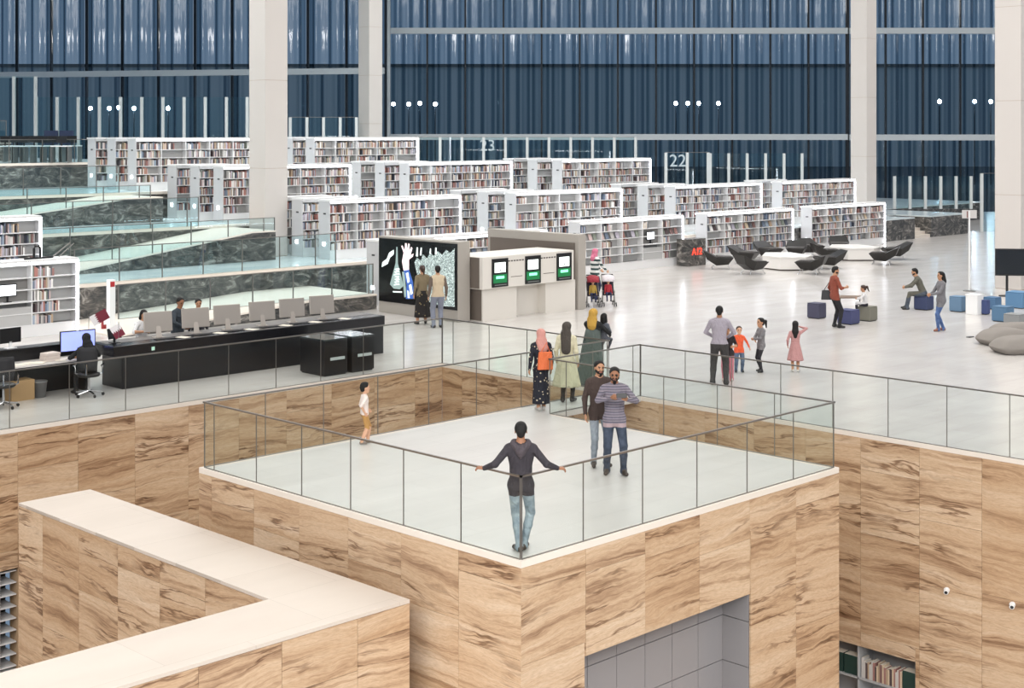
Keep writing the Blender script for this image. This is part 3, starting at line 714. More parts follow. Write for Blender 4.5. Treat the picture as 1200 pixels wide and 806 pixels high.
def office_chair(p, rz, label):
    r = thing('office_chair', label, 'chair', p, rz, 'black office chairs at the staff desk')
    for i in range(5):
        a = 2*math.pi*i/5+.3; c_, s_ = math.cos(a), math.sin(a)
        l = MB().tube([(0,0,.12),(.3*c_,.3*s_,.075)], .022, 6).build('leg', CHROME, r)
        MB().tube([(.3*c_-.015*s_,.3*s_+.015*c_,.035),(.3*c_+.015*s_,.3*s_-.015*c_,.035)], .034, 10).build('caster', BLACKP, l)
    MB().tube([(0,0,.1),(0,0,.42)], .028, 8).build('gas_column', CHROME, r)
    s = MB(); s.lathe([(.05,.42),(.22,.43),(.25,.46),(.25,.49),(.2,.51),(.03,.50)], 16); s.build('seat', BLACKP, r, True)
    b = MB(); n = 7; vs = []
    for j in range(6):
        z = .58+.5*j/5
        for i in range(n):
            u = (i/(n-1)-.5); ww = .46-.1*abs(j/5-.5); vs.append((u*ww, -.22-.05*(j/5)+.16*u*u*2, z))
    fs = [(j*n+i, j*n+i+1, (j+1)*n+i+1, (j+1)*n+i) for j in range(5) for i in range(n-1)]
    b.add(vs, fs); bo = b.build('backrest', mat('black_mesh', '#232326', .7), r, True); sd = bo.modifiers.new('thick', 'SOLIDIFY'); sd.thickness = .03
    MB().tube([(0,-.1,.44),(0,-.26,.5),(0,-.25,.72)], .02, 6).build('back_support', CHROME, r)
    for s_ in (-1, 1): MB().tube([(s_*.22,0,.47),(s_*.29,0,.5),(s_*.29,0,.66),(s_*.29,.16,.68),(s_*.29,-.14,.68)], .018, 6).build('armrest', CHROME, r)
    return r
CH1 = G(104, 464); office_chair(CH1, math.radians(-40), 'black mesh office chair under the seated staff member')
office_chair(G(4, 478), math.radians(-25), 'empty black mesh office chair at the left picture edge')
# white low cabinet under the left bookcase and clutter on the bookcase
# book sorter clutter on top of the left bookcase
ct = thing('folded_trolley', 'black folded trolley frame lying on top of the left bookcase', 'trolley', (20.1, 38.6, 2.15), .1)
MB().box(-.9,.0,-.03,.03,0,.05).build('rail', BLACKP, ct); MB().tube([(-.6,0,.05),(-.6,0,.3),(-.55,0,.36),(-.45,0,.36),(-.4,0,.3),(-.4,0,.05)], .035, 8).build('handle', BLACKP, ct); MB().tube([(0,0,.03),(.45,-.2,.42)], .02, 6).tube([(.1,-.15,.03),(.5,-.3,.4)], .015, 6).build('arm', STEEL, ct)

# wall things behind the desk: post, extinguisher
wp = thing('white_post', 'white signal post with a red cap in front of the dark marble wall', 'post', G(130, 389), 0)
MB().box(-.09,.09,-.09,.09,0,1.5).build('shaft', WHITE, wp); MB().box(-.07,.07,-.095,.07,1.3,1.45).build('cap', mat('signal_red', '#b0282c', .5), wp)
fx = thing('fire_extinguisher', 'red fire extinguisher beside the white post at the marble wall', 'fire extinguisher', G(122, 388), 0)
MB().lathe([(.07,0),(.085,.02),(.085,.48),(.05,.55),(.025,.58)], 14).build('cylinder', mat('extinguisher_red', '#8c1f24', .35), fx, True)
MB().box(-.02,.02,-.02,.05,.58,.66).build('valve', BLACKP, fx); MB().tube([(.02,0,.62),(.12,0,.5),(.11,0,.25)], .013, 6).build('hose', BLACKP, fx)
MB().box(-.06,.06,-.09,-.084,.2,.34).build('name_plate', WHITE, fx)

# ================================================================ video wall
VX, VY0, VY1 = 29.85, 32.15, 35.85
VW = thing('video_wall', 'large free-standing video wall showing a raised arm and white script', 'screen', (VX, (VY0+VY1)/2, 0), 0)
hw = (VY1-VY0)/2
MB().box(0, .5, -hw, hw, 0, 2.42).build('cabinet', GREYMET, VW, bevel=.01)
SCR = mat('black_screen', '#07080c', .25)
MB().box(-.02, 0, -hw+.02, hw-.02, .36, 2.36).build('display', SCR, VW)
def em_mat(n, c, s): return mat(n, c, .5, 0, c, s)
E_W = em_mat('screen_white', '#e8f2f0', .8); E_G = em_mat('screen_grey', '#8fa3a0', .5); E_B = em_mat('screen_blue', '#3c5fa8', .6); E_D = em_mat('screen_dark_blue', '#1a2a50', .4); E_S = em_mat('screen_skin', '#f0dce0', .75)
crowd = mat('screen_script_field', '#05070a', .5); vor = N(crowd, 'ShaderNodeTexVoronoi', feature='DISTANCE_TO_EDGE'); vor.inputs['Scale'].default_value = 14
tc = N(crowd, 'ShaderNodeTexCoord'); nz = N(crowd, 'ShaderNodeTexNoise'); nz.inputs['Scale'].default_value = 6; L(crowd, tc.outputs['Object'], nz.inputs['Vector'])
ad = N(crowd, 'ShaderNodeVectorMath', operation='ADD'); L(crowd, tc.outputs['Object'], ad.inputs[0]); L(crowd, nz.outputs['Color'], ad.inputs[1]); L(crowd, ad.outputs[0], vor.inputs['Vector'])
L(crowd, ramp(crowd, vor.outputs[0], [(.05, '#0a0f12'), (.13, '#7f9a96'), (.24, '#e8f2ee')]), bsdf(crowd).inputs['Emission Color']); bsdf(crowd).inputs['Emission Strength'].default_value = 1.5
def scr(polys, m, name='picture_shape', dx=.003):      # polys in screen coords u (0 left..1 right), v (0 bottom..1 top)
    b = MB()
    for p in polys:
        vs = [(-.02-dx, hw-.02-u*(2*hw-.04), .36+v*2.0) for u, v in p]; n = len(vs)
        b.add(vs+[(x+dx, y, z) for x, y, z in vs], [tuple(range(n)), tuple(range(2*n-1, n-1, -1))]+[(i, n+i, n+(i+1)%n, (i+1)%n) for i in range(n)])
    return b.build(name, m, VW)
scr([[(.47,.66),(.50,.74),(.55,.70),(.58,.80),(.63,.74),(.67,.83),(.72,.79),(.76,.87),(.82,.82),(.87,.90),(.92,.86),(.97,.93),(.97,.05),(.80,.04),(.66,.08),(.60,.2),(.54,.3),(.50,.5)]], crowd, 'script_field', .002)
scr([[(.04,.54),(.12,.60),(.15,.70),(.2,.76),(.2,.83),(.14,.78),(.11,.68),(.05,.62)]], E_W, 'ribbon')
scr([[(.225,.62),(.235,.88),(.25,.88),(.255,.62),(.30,.42),(.33,.28),(.28,.22),(.2,.22),(.15,.28),(.18,.42)]], E_G, 'script_drop')
scr([[(.2+.02*i%.08,.27+.04*i),(.28-.01*(i%2),.29+.04*i),(.27,.31+.04*i),(.21,.29+.04*i)] for i in range(7)], E_W, 'script_strokes', .006)
scr([[(.19,.16),(.31,.17),(.31,.19),(.19,.18)]], E_W, 'script_line')
scr([[(.31,.66),(.33,.80),(.30,.90),(.315,.91),(.345,.83),(.35,.95),(.37,.95),(.375,.84),(.39,.95),(.41,.94),(.40,.83),(.43,.90),(.445,.88),(.42,.77),(.46,.80),(.45,.75),(.40,.70),(.40,.54),(.33,.52)]], E_S, 'raised_hand')
scr([[(.33,.52),(.40,.54),(.45,.36),(.47,.1),(.36,.08),(.37,.30)]], E_B, 'sleeve'); scr([[(.36,.48),(.39,.5),(.41,.36),(.385,.33)], [(.40,.30),(.43,.32),(.45,.18),(.42,.15)], [(.38,.22),(.40,.2),(.41,.1),(.385,.1)]], E_W, 'sleeve_fold', .006)
scr([[(.31,.50),(.34,.50),(.37,.12),(.34,.1)]], E_G, 'shadow_fold')
scr([[(.49,.76),(.5,.9),(.515,.9),(.515,.76)], [(.54,.78),(.55,.9),(.565,.9),(.56,.78)], [(.66,.82),(.67,.9),(.68,.9),(.68,.82)], [(.73,.82),(.735,.92),(.75,.92),(.75,.82)]], E_W, 'towers')

# second taupe screen wall and self-service kiosk between the two walls
RW = thing('screen_wall', 'taupe free-standing screen wall right of the kiosk', 'wall panel', (34.72, 33.8, 0), 0)
MB().box(0, .36, -2.1, 2.1, 0, 2.42).build('cabinet', GREYMET, RW, bevel=.01)
MB().box(-.03, 0, -1.95, 1.95, .4, 2.15).build('recess_panel', GREYMET_D, RW)
KX0, KX1, KY = 30.5, 34.58, 31.75
KI = thing('self_service_kiosk', 'off-white self-service kiosk with three green lit touch screens', 'kiosk', (KX0, KY, 0), 0)
kl = KX1-KX0
MB().box(0, 1.45, 0, 1.4, 0, .98).build('left_base', OFFWHITE, KI); MB().box(2.75, kl+.05, 0, 1.4, 0, .98).build('right_base', OFFWHITE, KI)
MB().box(1.45, 2.75, .35, 1.4, 0, .98).build('recessed_base', OFFWHITE, KI)
MB().box(-.12, kl-.15, -.12, 1.5, .98, 1.95).build('head_unit', OFFWHITE, KI, bevel=.008)
MB().box(-.13, -.12, .02, 1.4, 1.0, 1.93).box(-.01, 0, .05, 1.35, .02, .95).build('side_panel', GREYMET_D, KI)
EG = em_mat('green_display', '#0e6b3a', .5); EGB = em_mat('green_button', '#7dffb8', 1.6)
for i, xx in enumerate((.26, 1.70, 3.12)):
    s = MB().box(xx, xx+.68, -.15, -.12, 1.02, 1.88).build('touch_screen', BLACKP, KI)
    MB().box(xx+.1, xx+.56, -.155, -.15, 1.46, 1.76).build('display', em_mat('kiosk_white', '#f4fff8', 1.3), s)
    MB().box(xx+.04, xx+.62, -.153, -.15, 1.14, 1.4).build('green_panel', EG, s)
    MB().box(xx+.16, xx+.5, -.158, -.153, 1.27, 1.35).build('button', EGB, s)
    MB().prism_y([(xx+.3,1.5),(xx+.36,1.5),(xx+.33,1.62)], -.158, -.155).build('icon', mat('icon_grey', '#6c7a74', .6), s)
    MB().box(xx+.1, xx+.6, -.153, -.15, 1.07, 1.09).build('caption', mat('caption_grey', '#8a918d', .6), s)
for xx in (.93, 2.37):
    for q in range(6): MB().box(xx+.03+q*.12, xx+.03+q*.12+.085, -.123, -.12, 1.76, 1.80).build('caption', mat('ink_grey', '#55504c', .7), KI)
    MB().box(xx+.15, xx+.65, -.124, -.12, 1.28, 1.30).build('slot', GREYMET_D, KI)

# marble block with red lettering
mbk = thing('marble_block', 'dark marble block with red lettering between two lit bookcases', 'marble block', (RX(806, 38.6), 38.6, 0), 0)
wq = RX(827, 38.6)-RX(806, 38.6)
MB().box(0, wq, 0, .6, 0, 1.15).build('body', MARBLE, mbk)
text('A12', .42, mbk, mat('red_neon', '#ff5a44', .5, 0, '#ff3a28', 1.6), (wq/2, -.02, .6), (math.radians(90), 0, 0), .01)

# ================================================================ lounge
HIDE = mat('black_leather', '#211f1e', .4); LTABLE = mat('white_lounge_table', '#e7e4e0', .35)
def lounger_mesh():
    r = thing('lounge_chair', 'x', 'lounge chair')
    b = MB()   # faceted tub: broad rim rising to the outer end, narrow underside
    P = [(-.42,-.62,.50),(.42,-.62,.50),(.50,.10,.52),(-.50,.10,.52),(-.40,.66,.80),(.40,.66,.80)]
    Q = [(-.24,-.40,.20),(.24,-.40,.20),(.30,.10,.16),(-.30,.10,.16),(-.28,.50,.42),(.28,.50,.42)]
    b.add(P+Q, [(0,1,2,3),(3,2,5,4),(9,8,7,6),(10,11,8,9),(0,6,7,1),(1,7,8,2),(2,8,11,5),(5,11,10,4),(4,10,9,3),(3,9,6,0)])
    b.build('shell', HIDE, r, bevel=.02)
    c_ = MB(); c_.add([(-.34,-.54,.505),(.34,-.54,.505),(.42,.08,.525),(-.42,.08,.525),(-.34,-.54,.53),(.34,-.54,.53),(.42,.08,.55),(-.42,.08,.55)], [(3,2,1,0),(4,5,6,7),(0,1,5,4),(1,2,6,5),(2,3,7,6),(3,0,4,7)])
    c_.build('cushion', mat('black_leather_top', '#3d3834', .45), r)
    for sx, sy in ((-1,-1),(1,-1),(1,1),(-1,1)):
        MB().tube([(sx*.24,sy*.3-.1,.16),(sx*.3,sy*.38-.1,.0)], .016, 6).build('leg', CHROME, r)
    return r
PROTO = lounger_mesh(); first = [True]
def lounger(px, py, face, label):
    o = PROTO if first[0] else copy_tree(PROTO); first[0] = False
    p = G(px, py); o.location = p; o.rotation_euler = (0, 0, math.radians(-45-face)); o['label'] = label; o['group'] = 'black faceted loungers'
def hex_table(px, py, sx, sy, h, label, rz=0.0):
    p = G(px, py); r = thing('lounge_table', label, 'table', p, math.radians(-45)+rz, 'white lounge tables')
    poly = [(-sx,-sy*.3),(-sx*.45,-sy),(sx*.55,-sy),(sx,-sy*.2),(sx*.4,sy),(-sx*.6,sy)]
    MB().prism(poly, .05, h-.04).build('body', LTABLE, r, bevel=.015); MB().prism([(x*1.02,y*1.02) for x,y in poly], h-.04, h).build('table_top', LTABLE, r)
    MB().prism([(x*.9,y*.9) for x,y in poly], 0, .05).build('plinth', GREYMET_D, r)
hex_table(921, 314, 1.05, 1.25, .56, 'left white faceted lounge table between the black loungers')
hex_table(1000, 303, 1.15, 1.2, .56, 'right white faceted lounge table between the black loungers')
for a in ((842,315,-85,'leftmost black lounger by the left white table'), (880,321,-120,'front black lounger directly left of the left white table'), (872,309,-60,'rear black lounger left of the left white table'),
          (951,321,115,'front black lounger right of the left white table'), (972,315,80,'rear black lounger right of the left white table'),
          (900,304,-30,'black lounger behind the left white table, left one'), (933,303,15,'black lounger behind the left white table, right one'),
          (968,306,-95,'black lounger left of the right white table'), (1036,310,110,'front black lounger right of the right white table'), (1050,304,85,'rightmost black lounger by the right white table'),
          (950,300,-20,'black lounger in the back row nearest the left table'), (983,297,10,'black lounger behind the right white table')):
    lounger(*a)

# ================================================================ reading corner at right
def pouf(px0, px1, py_bot, h_px, hexc, label, frac=.5):
    """cube seat standing corner-on: left edge px0, right edge px1, near corner row py_bot"""
    pxm = px0+(px1-px0)*frac; p = G(pxm, py_bot); d = (p.x+p.y)/S2
    side = (px1-px0)*d/(2*F_PX*.7071); h = h_px*d/F_PX
    c = Vector((p.x+side/2, p.y+side/2, 0))
    r = thing('cube_pouf', label, 'pouf', c, 0, 'cube poufs')
    m_ = mat('felt_'+hexc.strip('#'), hexc, .85); s = side/2
    MB().box(-s, s, -s, s, .02, h-.03).build('body', m_, r, bevel=.02); MB().box(-s+.005, s-.005, -s+.005, s-.005, h-.028, h).build('seat_pad', m_, r, bevel=.01)
    MB().box(-s+.03, s-.03, -s+.03, s-.03, 0, .02).build('foot', BLACKP, r)
    return r
pouf(948, 971, 374, 18, '#4a4a5e', 'dark slate cube pouf left of the man in the red shirt')
pouf(984, 1011, 381, 17, '#474b70', 'indigo cube pouf before the small reading table', .5)
pouf(1008, 1033, 377, 17, '#77756a', 'olive grey cube pouf beside the seated girl', .45)
pouf(1074, 1098, 364, 16, '#3b4464', 'navy cube pouf under the seated man')
pouf(1111, 1133, 366, 18, '#65819c', 'light blue cube pouf left of the white plinth', .7)
pouf(1151, 1164, 369, 17, '#44507c', 'small navy cube pouf right of the white plinth', .4)
pouf(1160, 1182, 363, 14, '#4f7092', 'mid blue cube pouf under the television', .3)
pouf(1169, 1196, 378, 18, '#567795', 'steel blue cube pouf before the television', .4)
pouf(1186, 1214, 386, 17, '#8b8d8e', 'grey cube pouf at the right picture edge', .3)
pouf(1186, 1216, 362, 19, '#5f86aa', 'bright blue cube pouf at the right picture edge behind the grey one', .4)
rt = thing('reading_table', 'small reading table with thin legs beside the seated girl', 'table', G(996, 371), math.radians(-45))
MB().box(-.42,.42,-.3,.3,.6,.63).build('table_top', mat('oak_top', '#7a6656', .5), rt)
for sx in (-1,1):
    for sy in (-1,1): MB().tube([(sx*.36,sy*.24,.6),(sx*.36,sy*.24,0)], .018, 6).build('leg', BLACKP, rt)
wpn = thing('white_plinth', 'white display plinth standing among the blue poufs', 'plinth', G(1142, 368) , 0)
MB().box(-.2,.2,-.2,.2,0,.6).build('body', WHITE, wpn, bevel=.01); MB().box(-.21,.21,-.21,.21,.6,.63).build('top', WHITE, wpn)
sg = thing('sign_stand', 'slim sign stand with a pale plate right of the marble wall', 'sign', G(1136, 341), math.radians(-45))
MB().lathe([(.22,0),(.22,.02),(.03,.03)], 16).build('base', STEEL, sg); MB().tube([(0,0,.03),(0,0,2.9)], .03, 8).build('pole', WHITE, sg)
MB().box(-.26,.26,-.02,.02,2.62,2.92).build('plate', mat('sign_plate', '#c9c6c4', .5), sg); MB().box(-.1,-.06,-.025,-.02,2.64,2.88).build('mark', mat('sign_mark', '#7b4a48', .6), sg)
cabl = thing('floor_socket', 'small dark floor socket near the grey bean bags', 'socket', G(1137, 395), 0)
MB().box(-.12,.12,-.06,.06,0,.015).build('plate', BLACKP, cabl)
tv = thing('television', 'black flat television on a stand at the right picture edge', 'television', G(1180, 347), math.radians(-52))
MB().lathe([(.28,0),(.28,.03),(.05,.05)], 18, (0,0,0), 0, 1, .7).build('base', BLACKP, tv); MB().box(-.04,.04,-.03,.03,.05,.9).build('pole', BLACKP, tv)
MB().box(-.4,.95,-.05,.03,.72,1.66).build('housing', BLACKP, tv); MB().box(-.36,.91,-.056,-.05,.77,1.62).build('display', mat('tv_glass', '#101820', .08), tv)
# bean bags
BEAN = mat('grey_bean_cloth', '#87817b', .85)
def bean(px, py, L_, W_, H_, rz, label, seed):
    r = random.Random(seed); me = bpy.data.meshes.new('bean_bag'); bm = bmesh.new(); bmesh.ops.create_icosphere(bm, subdivisions=4, radius=1)
    for v in bm.verts:
        x, y, z = v.co
        sx = math.copysign(abs(x)**.55, x); sy = math.copysign(abs(y)**.55, y); t = max(abs(sx), abs(sy))
        zz = z*(1-.75*t**5); wr = .03*math.sin(9*x+4*y+seed)+.02*math.sin(13*y-5*x)
        v.co = (sx*L_/2, sy*W_/2*(1-.18*x), max(zz+wr*abs(z), -.55)*H_/1.5+H_*.36)
    bm.to_mesh(me); bm.free(); me.materials.append(BEAN); me.polygons.foreach_set('use_smooth', [True]*len(me.polygons))
    o = link('bean_bag', me, None, G(px, py)); o.rotation_euler = (0, 0, rz); tag(o, label, 'bean bag', 'grey bean bag cushions'); return o
bean(1196, 413, 1.5, .95, .42, math.radians(-35), 'nearest grey bean bag cushion at the right picture edge', 1)
bean(1178, 403, 1.5, .9, .42, math.radians(-30), 'middle grey bean bag cushion with a pointed left tip', 2)
bean(1191, 395, 1.6, .9, .40, math.radians(-25), 'rearmost grey bean bag cushion at the right picture edge', 3)

# computers and dark screens on the study terrace
NAVY = mat('navy_screen_back', '#1e2c4a', .5)
for i, px in enumerate((60, 78)):
    p = K(px, 66.6, T4+.0); q = thing('dark_screen_panel', ['left', 'right'][i]+' navy screen panel above the far left terraces', 'panel', p, math.radians(-45), 'navy screen panels')
    MB().box(-.32,.32,-.03,.03,.75,1.4).build('panel', NAVY, q); MB().box(-.04,.04,-.04,.04,.03,.75).build('post', BLACKP, q); MB().box(-.2,.2,-.15,.15,0,.03).build('base', BLACKP, q)
for i, (px, d) in enumerate([(6,62.6),(28,62.6),(50,63.2),(72,63.0),(84,64.6),(16,64.6),(40,64.6),(62,64.6)]):
    p = K(px, d, T4); q = thing('study_desk', '%s study desk with a dark computer on the far left terrace' % ['first','second','third','fourth','fifth','sixth','seventh','eighth'][i], 'desk', p, math.radians(-45), 'study desks on the far left terrace')
    MB().box(-.38,.38,-.3,.3,.7,.74).build('desk_top', WHITE, q)
    for sx in (-1,1): MB().box(sx*.36-.02,sx*.36+.02,-.28,.28,0,.7).build('leg', STEEL, q)
    MB().box(-.22,.22,.0,.03,.86,1.16).box(-.03,.03,0,.03,.74,.86).build('computer', BLACKP, q)

# lower level niches
nl = thing('niche_shelf', 'dark shelf with white frames in the opening low in the left stone wall', 'shelf', (LHOLE[0], DY+.06, LHOLE[2]), 0)
lw_, lh_ = LHOLE[1]-LHOLE[0], LHOLE[3]-LHOLE[2]
NB = mat('niche_back', '#3b3938', .7); NW = mat('niche_white', '#d9dadb', .5)
MB().box(0, lw_, .5, .55, 0, lh_).build('back_panel', NB, nl)
for k in range(9): MB().box(lw_-.36, lw_-.02, 0, .5, .08+k*.23, .10+k*.23).build('rung', NW, nl)
for k in range(4): MB().box(0, lw_-.36, .0, .5, lh_-.3-k*.26, lh_-.27-k*.26).build('shelf', NW, nl)
MB().box(lw_-.42, lw_-.36, -.02, .5, 0, lh_).build('upright', NW, nl); MB().box(0, lw_-.42, .1, .14, 0, lh_-1.1).build('glass_front', mat('smoky_glass', '#6a6664', .15), nl)
MB().box(0, lw_, 0, .5, lh_-.02, lh_).build('head', NB, nl); MB().box(0, lw_, 0, .5, 0, .02).build('sill', NW, nl)
nr = thing('niche_bookcase', 'grey bookcase in the opening low in the right stone wall', 'bookcase', (DX+.05, RHOLE[0], PIT), 0)
rw_, rh_ = RHOLE[1]-RHOLE[0], RHOLE[3]-PIT
NG = mat('niche_grey', '#a9aaab', .5)
MB().box(.5, .55, 0, rw_, 0, rh_).build('back_panel', NG, nr)
for k in range(4): MB().box(0, .5, 0, rw_, rh_-.62-k*.6-.03, rh_-.62-k*.6).build('shelf', NG, nr)
for yy in (0, 1.22, 2.44, rw_-.03): MB().box(0, .5, yy, yy+.03, 0, rh_).build('upright', NG, nr)
MB().box(0, .5, 0, rw_, rh_, rh_+.02).build('head', NB, nr)
GREENB = mat('dark_green_box', '#1f3a34', .6)
rng = random.Random(31); zsh = PIT+rh_-.62
def nbook(y, w, h, mm, nm='book', lb='old brown book in the niche of the right stone wall', cat='book'):
    o = MB().box(0, .22, 0, w, 0, h).box(.01, .21, .003, w-.003, h, h+.002, 1).build(nm, [mm, PAGES]); o.location = (DX+.1, y, zsh+.001)
    tag(o, lb, cat, 'books in the right stone niche')
nbook(RHOLE[0]+.06, .26, .36, GREENB, 'box_file', 'dark green box file right of the old books in the stone niche', 'box file')
y = RHOLE[0]+.34
while y < RHOLE[0]+1.16:
    w_ = rng.choice((.03,.04,.05)); nbook(y, w_, rng.uniform(.26,.38), rng.choice([BOOKM[i] for i in (7,8,9,10,15,2)])); y += w_+.004
nbook(RHOLE[0]+1.27, .3, .36, GREENB, 'box_file', 'dark green box file left of the upright in the stone niche', 'box file'); nbook(RHOLE[0]+1.6, .3, .36, GREENB, 'box_file', 'dark green box file beside the platform corner in the stone niche', 'box file')
for px, py, lb in ((1110, 691, 'left small white wall camera on the right stone wall'), (1187, 708, 'right small white wall camera on the right stone wall')):
    yy = RY(px, DX); d = (DX+yy)/S2; z = CAMZ-(py-HOR)*d/F_PX
    r = thing('wall_camera', lb, 'camera', (DX, yy, z), 0, 'small white wall cameras')
    MB().tube([(0,0,0),(-.04,0,0)], .05, 12).build('mount', WHITE, r); MB().tube([(-.03,0,0),(-.1,-.03,-.02)], .04, 12, 0, .045).build('housing', WHITE, r); MB().tube([(-.1,-.03,-.02),(-.108,-.033,-.022)], .03, 10).build('lens', BLACKP, r)
# ================================================================ people (smooth implicit bodies turned into one mesh each)
V3 = lambda *a: np.array(a, dtype=np.float64)
class Sdf:
    def __init__(s): s.p = []
    def cap(s, a, b, ra, rb=None, mi=0, k=.02, flat=None, ax=None, sub=False):
        s.p.append((V3(*a), V3(*b), ra, ra if rb is None else rb, mi, k, flat, None if ax is None else V3(*ax)/np.linalg.norm(ax), sub)); return s
    def ell(s, c, r, mi=0, k=.015, sub=False):
        s.p.append((V3(*c), V3(*r), None, None, mi, k, None, None, sub)); return s
    def grid(s, res):
        lo = V3(9,9,9); hi = -lo
        for (a, b, ra, rb, mi, k, fl, ax, sub) in s.p:
            if sub: continue
            if ra is None: l, h = a-b, a+b
            else:
                m_ = max(ra, rb)*max(1, fl or 1); l, h = np.minimum(a, b)-m_, np.maximum(a, b)+m_
            lo = np.minimum(lo, l); hi = np.maximum(hi, h)
        lo -= 3*res; hi += 3*res; n = np.ceil((hi-lo)/res).astype(int)+1
        D = np.full(n, 1.0, np.float32); Md = np.full(n, 9.0, np.float32); M = np.zeros(n, np.int16)
        for (a, b, ra, rb, mi, k, fl, ax, sub) in s.p:
            pad = k+3*res
            if ra is None: l, h = a-b-pad, a+b+pad
            else:
                m_ = max(ra, rb)*max(1, fl or 1)+pad; l, h = np.minimum(a, b)-m_, np.maximum(a, b)+m_
            i0 = np.maximum(((l-lo)/res).astype(int), 0); i1 = np.minimum(((h-lo)/res).astype(int)+2, n)
            if (i1 <= i0).any(): continue
            sl = tuple(slice(p, q) for p, q in zip(i0, i1))
            g = [(lo[d]+res*np.arange(i0[d], i1[d])).astype(np.float32) for d in range(3)]
            x, y, z = g[0][:,None,None], g[1][None,:,None], g[2][None,None,:]
            if ra is None:
                q = np.sqrt(((x-a[0])/b[0])**2+((y-a[1])/b[1])**2+((z-a[2])/b[2])**2); d = (q-1)*min(b)
            else:
                ba = b-a; L2 = max(float(ba@ba), 1e-9)
                px, py, pz = x-a[0], y-a[1], z-a[2]
                t = np.clip((px*ba[0]+py*ba[1]+pz*ba[2])/L2, 0, 1)
                vx, vy, vz = px-ba[0]*t, py-ba[1]*t, pz-ba[2]*t
                if fl:
                    c = (vx*ax[0]+vy*ax[1]+vz*ax[2])*(1/fl-1); vx, vy, vz = vx+ax[0]*c, vy+ax[1]*c, vz+ax[2]*c
                d = np.sqrt(vx*vx+vy*vy+vz*vz)-(ra+(rb-ra)*t)
                if fl: d = d*min(1, fl*1.15)
            if sub:
                D[sl] = np.maximum(D[sl], -d); continue
            o = D[sl]; hh = np.clip(.5+.5*(o-d)/k, 0, 1); D[sl] = o+(d-o)*hh-k*hh*(1-hh)
            mm = d < Md[sl]; Md[sl] = np.where(mm, d, Md[sl]); M[sl] = np.where(mm, mi, M[sl])
        return lo, D, M
    def mesh(s, res):
        lo, D, M = s.grid(res); S = D < 0
        c = [S[i:S.shape[0]-1+i, j:S.shape[1]-1+j, k:S.shape[2]-1+k] for i in (0,1) for j in (0,1) for k in (0,1)]
        cnt = sum(q.astype(np.int8) for q in c); act = (cnt > 0) & (cnt < 8)
        idx = np.full(act.shape, -1, np.int64); I_ = np.argwhere(act); idx[act] = np.arange(len(I_))
        acc = np.zeros((len(I_), 3)); num = np.zeros(len(I_))
        for ax in range(3):
            for u in (0,1):
                for v in (0,1):
                    o0 = [0,0,0]; oth = [d for d in range(3) if d != ax]; o0[oth[0]] = u; o0[oth[1]] = v; o1 = list(o0); o1[ax] = 1
                    d0 = D[tuple((I_+o0).T)]; d1 = D[tuple((I_+o1).T)]; m_ = (d0 < 0) != (d1 < 0)
                    t = np.where(m_, d0/(d0-d1+1e-12), 0); p = np.array(o0, float)[None].repeat(len(I_), 0); p[:, ax] = t
                    acc[m_] += p[m_]; num[m_] += 1
        P = lo+(I_+acc/np.maximum(num, 1)[:, None])*res
        vm = M[tuple((I_+np.rint(acc/np.maximum(num, 1)[:, None]).astype(int)).T)]
        quads = []
        for ax in range(3):
            sl0 = [slice(None)]*3; sl1 = [slice(None)]*3; sl0[ax] = slice(0, -1); sl1[ax] = slice(1, None)
            a, b = S[tuple(sl0)], S[tuple(sl1)]; E = np.argwhere(a != b); inside = a[tuple(E.T)]
            o = [d for d in range(3) if d != ax]
            ok = (E[:, o[0]] > 0) & (E[:, o[1]] > 0) & (E[:, o[0]] < S.shape[o[0]]-1) & (E[:, o[1]] < S.shape[o[1]]-1); E = E[ok]; inside = inside[ok]
            q = []
            for (u, v) in ((1,1),(0,1),(0,0),(1,0)):
                e_ = E.copy(); e_[:, o[0]] -= u; e_[:, o[1]] -= v; q.append(idx[tuple(e_.T)])
            Q = np.stack(q, 1); flip = inside if ax != 1 else ~inside
            Q[~flip] = Q[~flip][:, ::-1]; quads.append(Q)
        return P, np.concatenate(quads), vm
def mesh_np(name, P, Q, vm, mats, scale=1.0):
    me = bpy.data.meshes.new(name); P = (P*scale).astype(np.float32)
    me.vertices.add(len(P)); me.vertices.foreach_set('co', P.ravel())
    me.loops.add(Q.size); me.loops.foreach_set('vertex_index', Q.astype(np.int32).ravel())
    me.polygons.add(len(Q)); me.polygons.foreach_set('loop_start', np.arange(0, Q.size, 4, dtype=np.int32)); me.polygons.foreach_set('loop_total', np.full(len(Q), 4, np.int32))
    for m_ in mats: me.materials.append(m_)
    if len(mats) > 1:
        f = np.sort(vm[Q], 1)[:, 1]; me.polygons.foreach_set('material_index', f.astype(np.int32))
    me.polygons.foreach_set('use_smooth', np.ones(len(Q), bool)); me.update(calc_edges=True); me.validate()
    return me
def nrm(v): v = np.asarray(v, float); return v/max(np.linalg.norm(v), 1e-9)
def ik(a, t, l1, l2, pole):
    a, t = V3(*a), V3(*t); d = t-a; Ld = np.linalg.norm(d); dn = d/max(Ld, 1e-6); Lc = min(Ld, (l1+l2)*.999); Lc = max(Lc, abs(l1-l2)+.02)
    x = (l1*l1-l2*l2+Lc*Lc)/(2*Lc); h = math.sqrt(max(l1*l1-x*x, 0)); p = V3(*pole); p = nrm(p-dn*(p@dn))
    return a+dn*x+p*h, a+dn*Lc

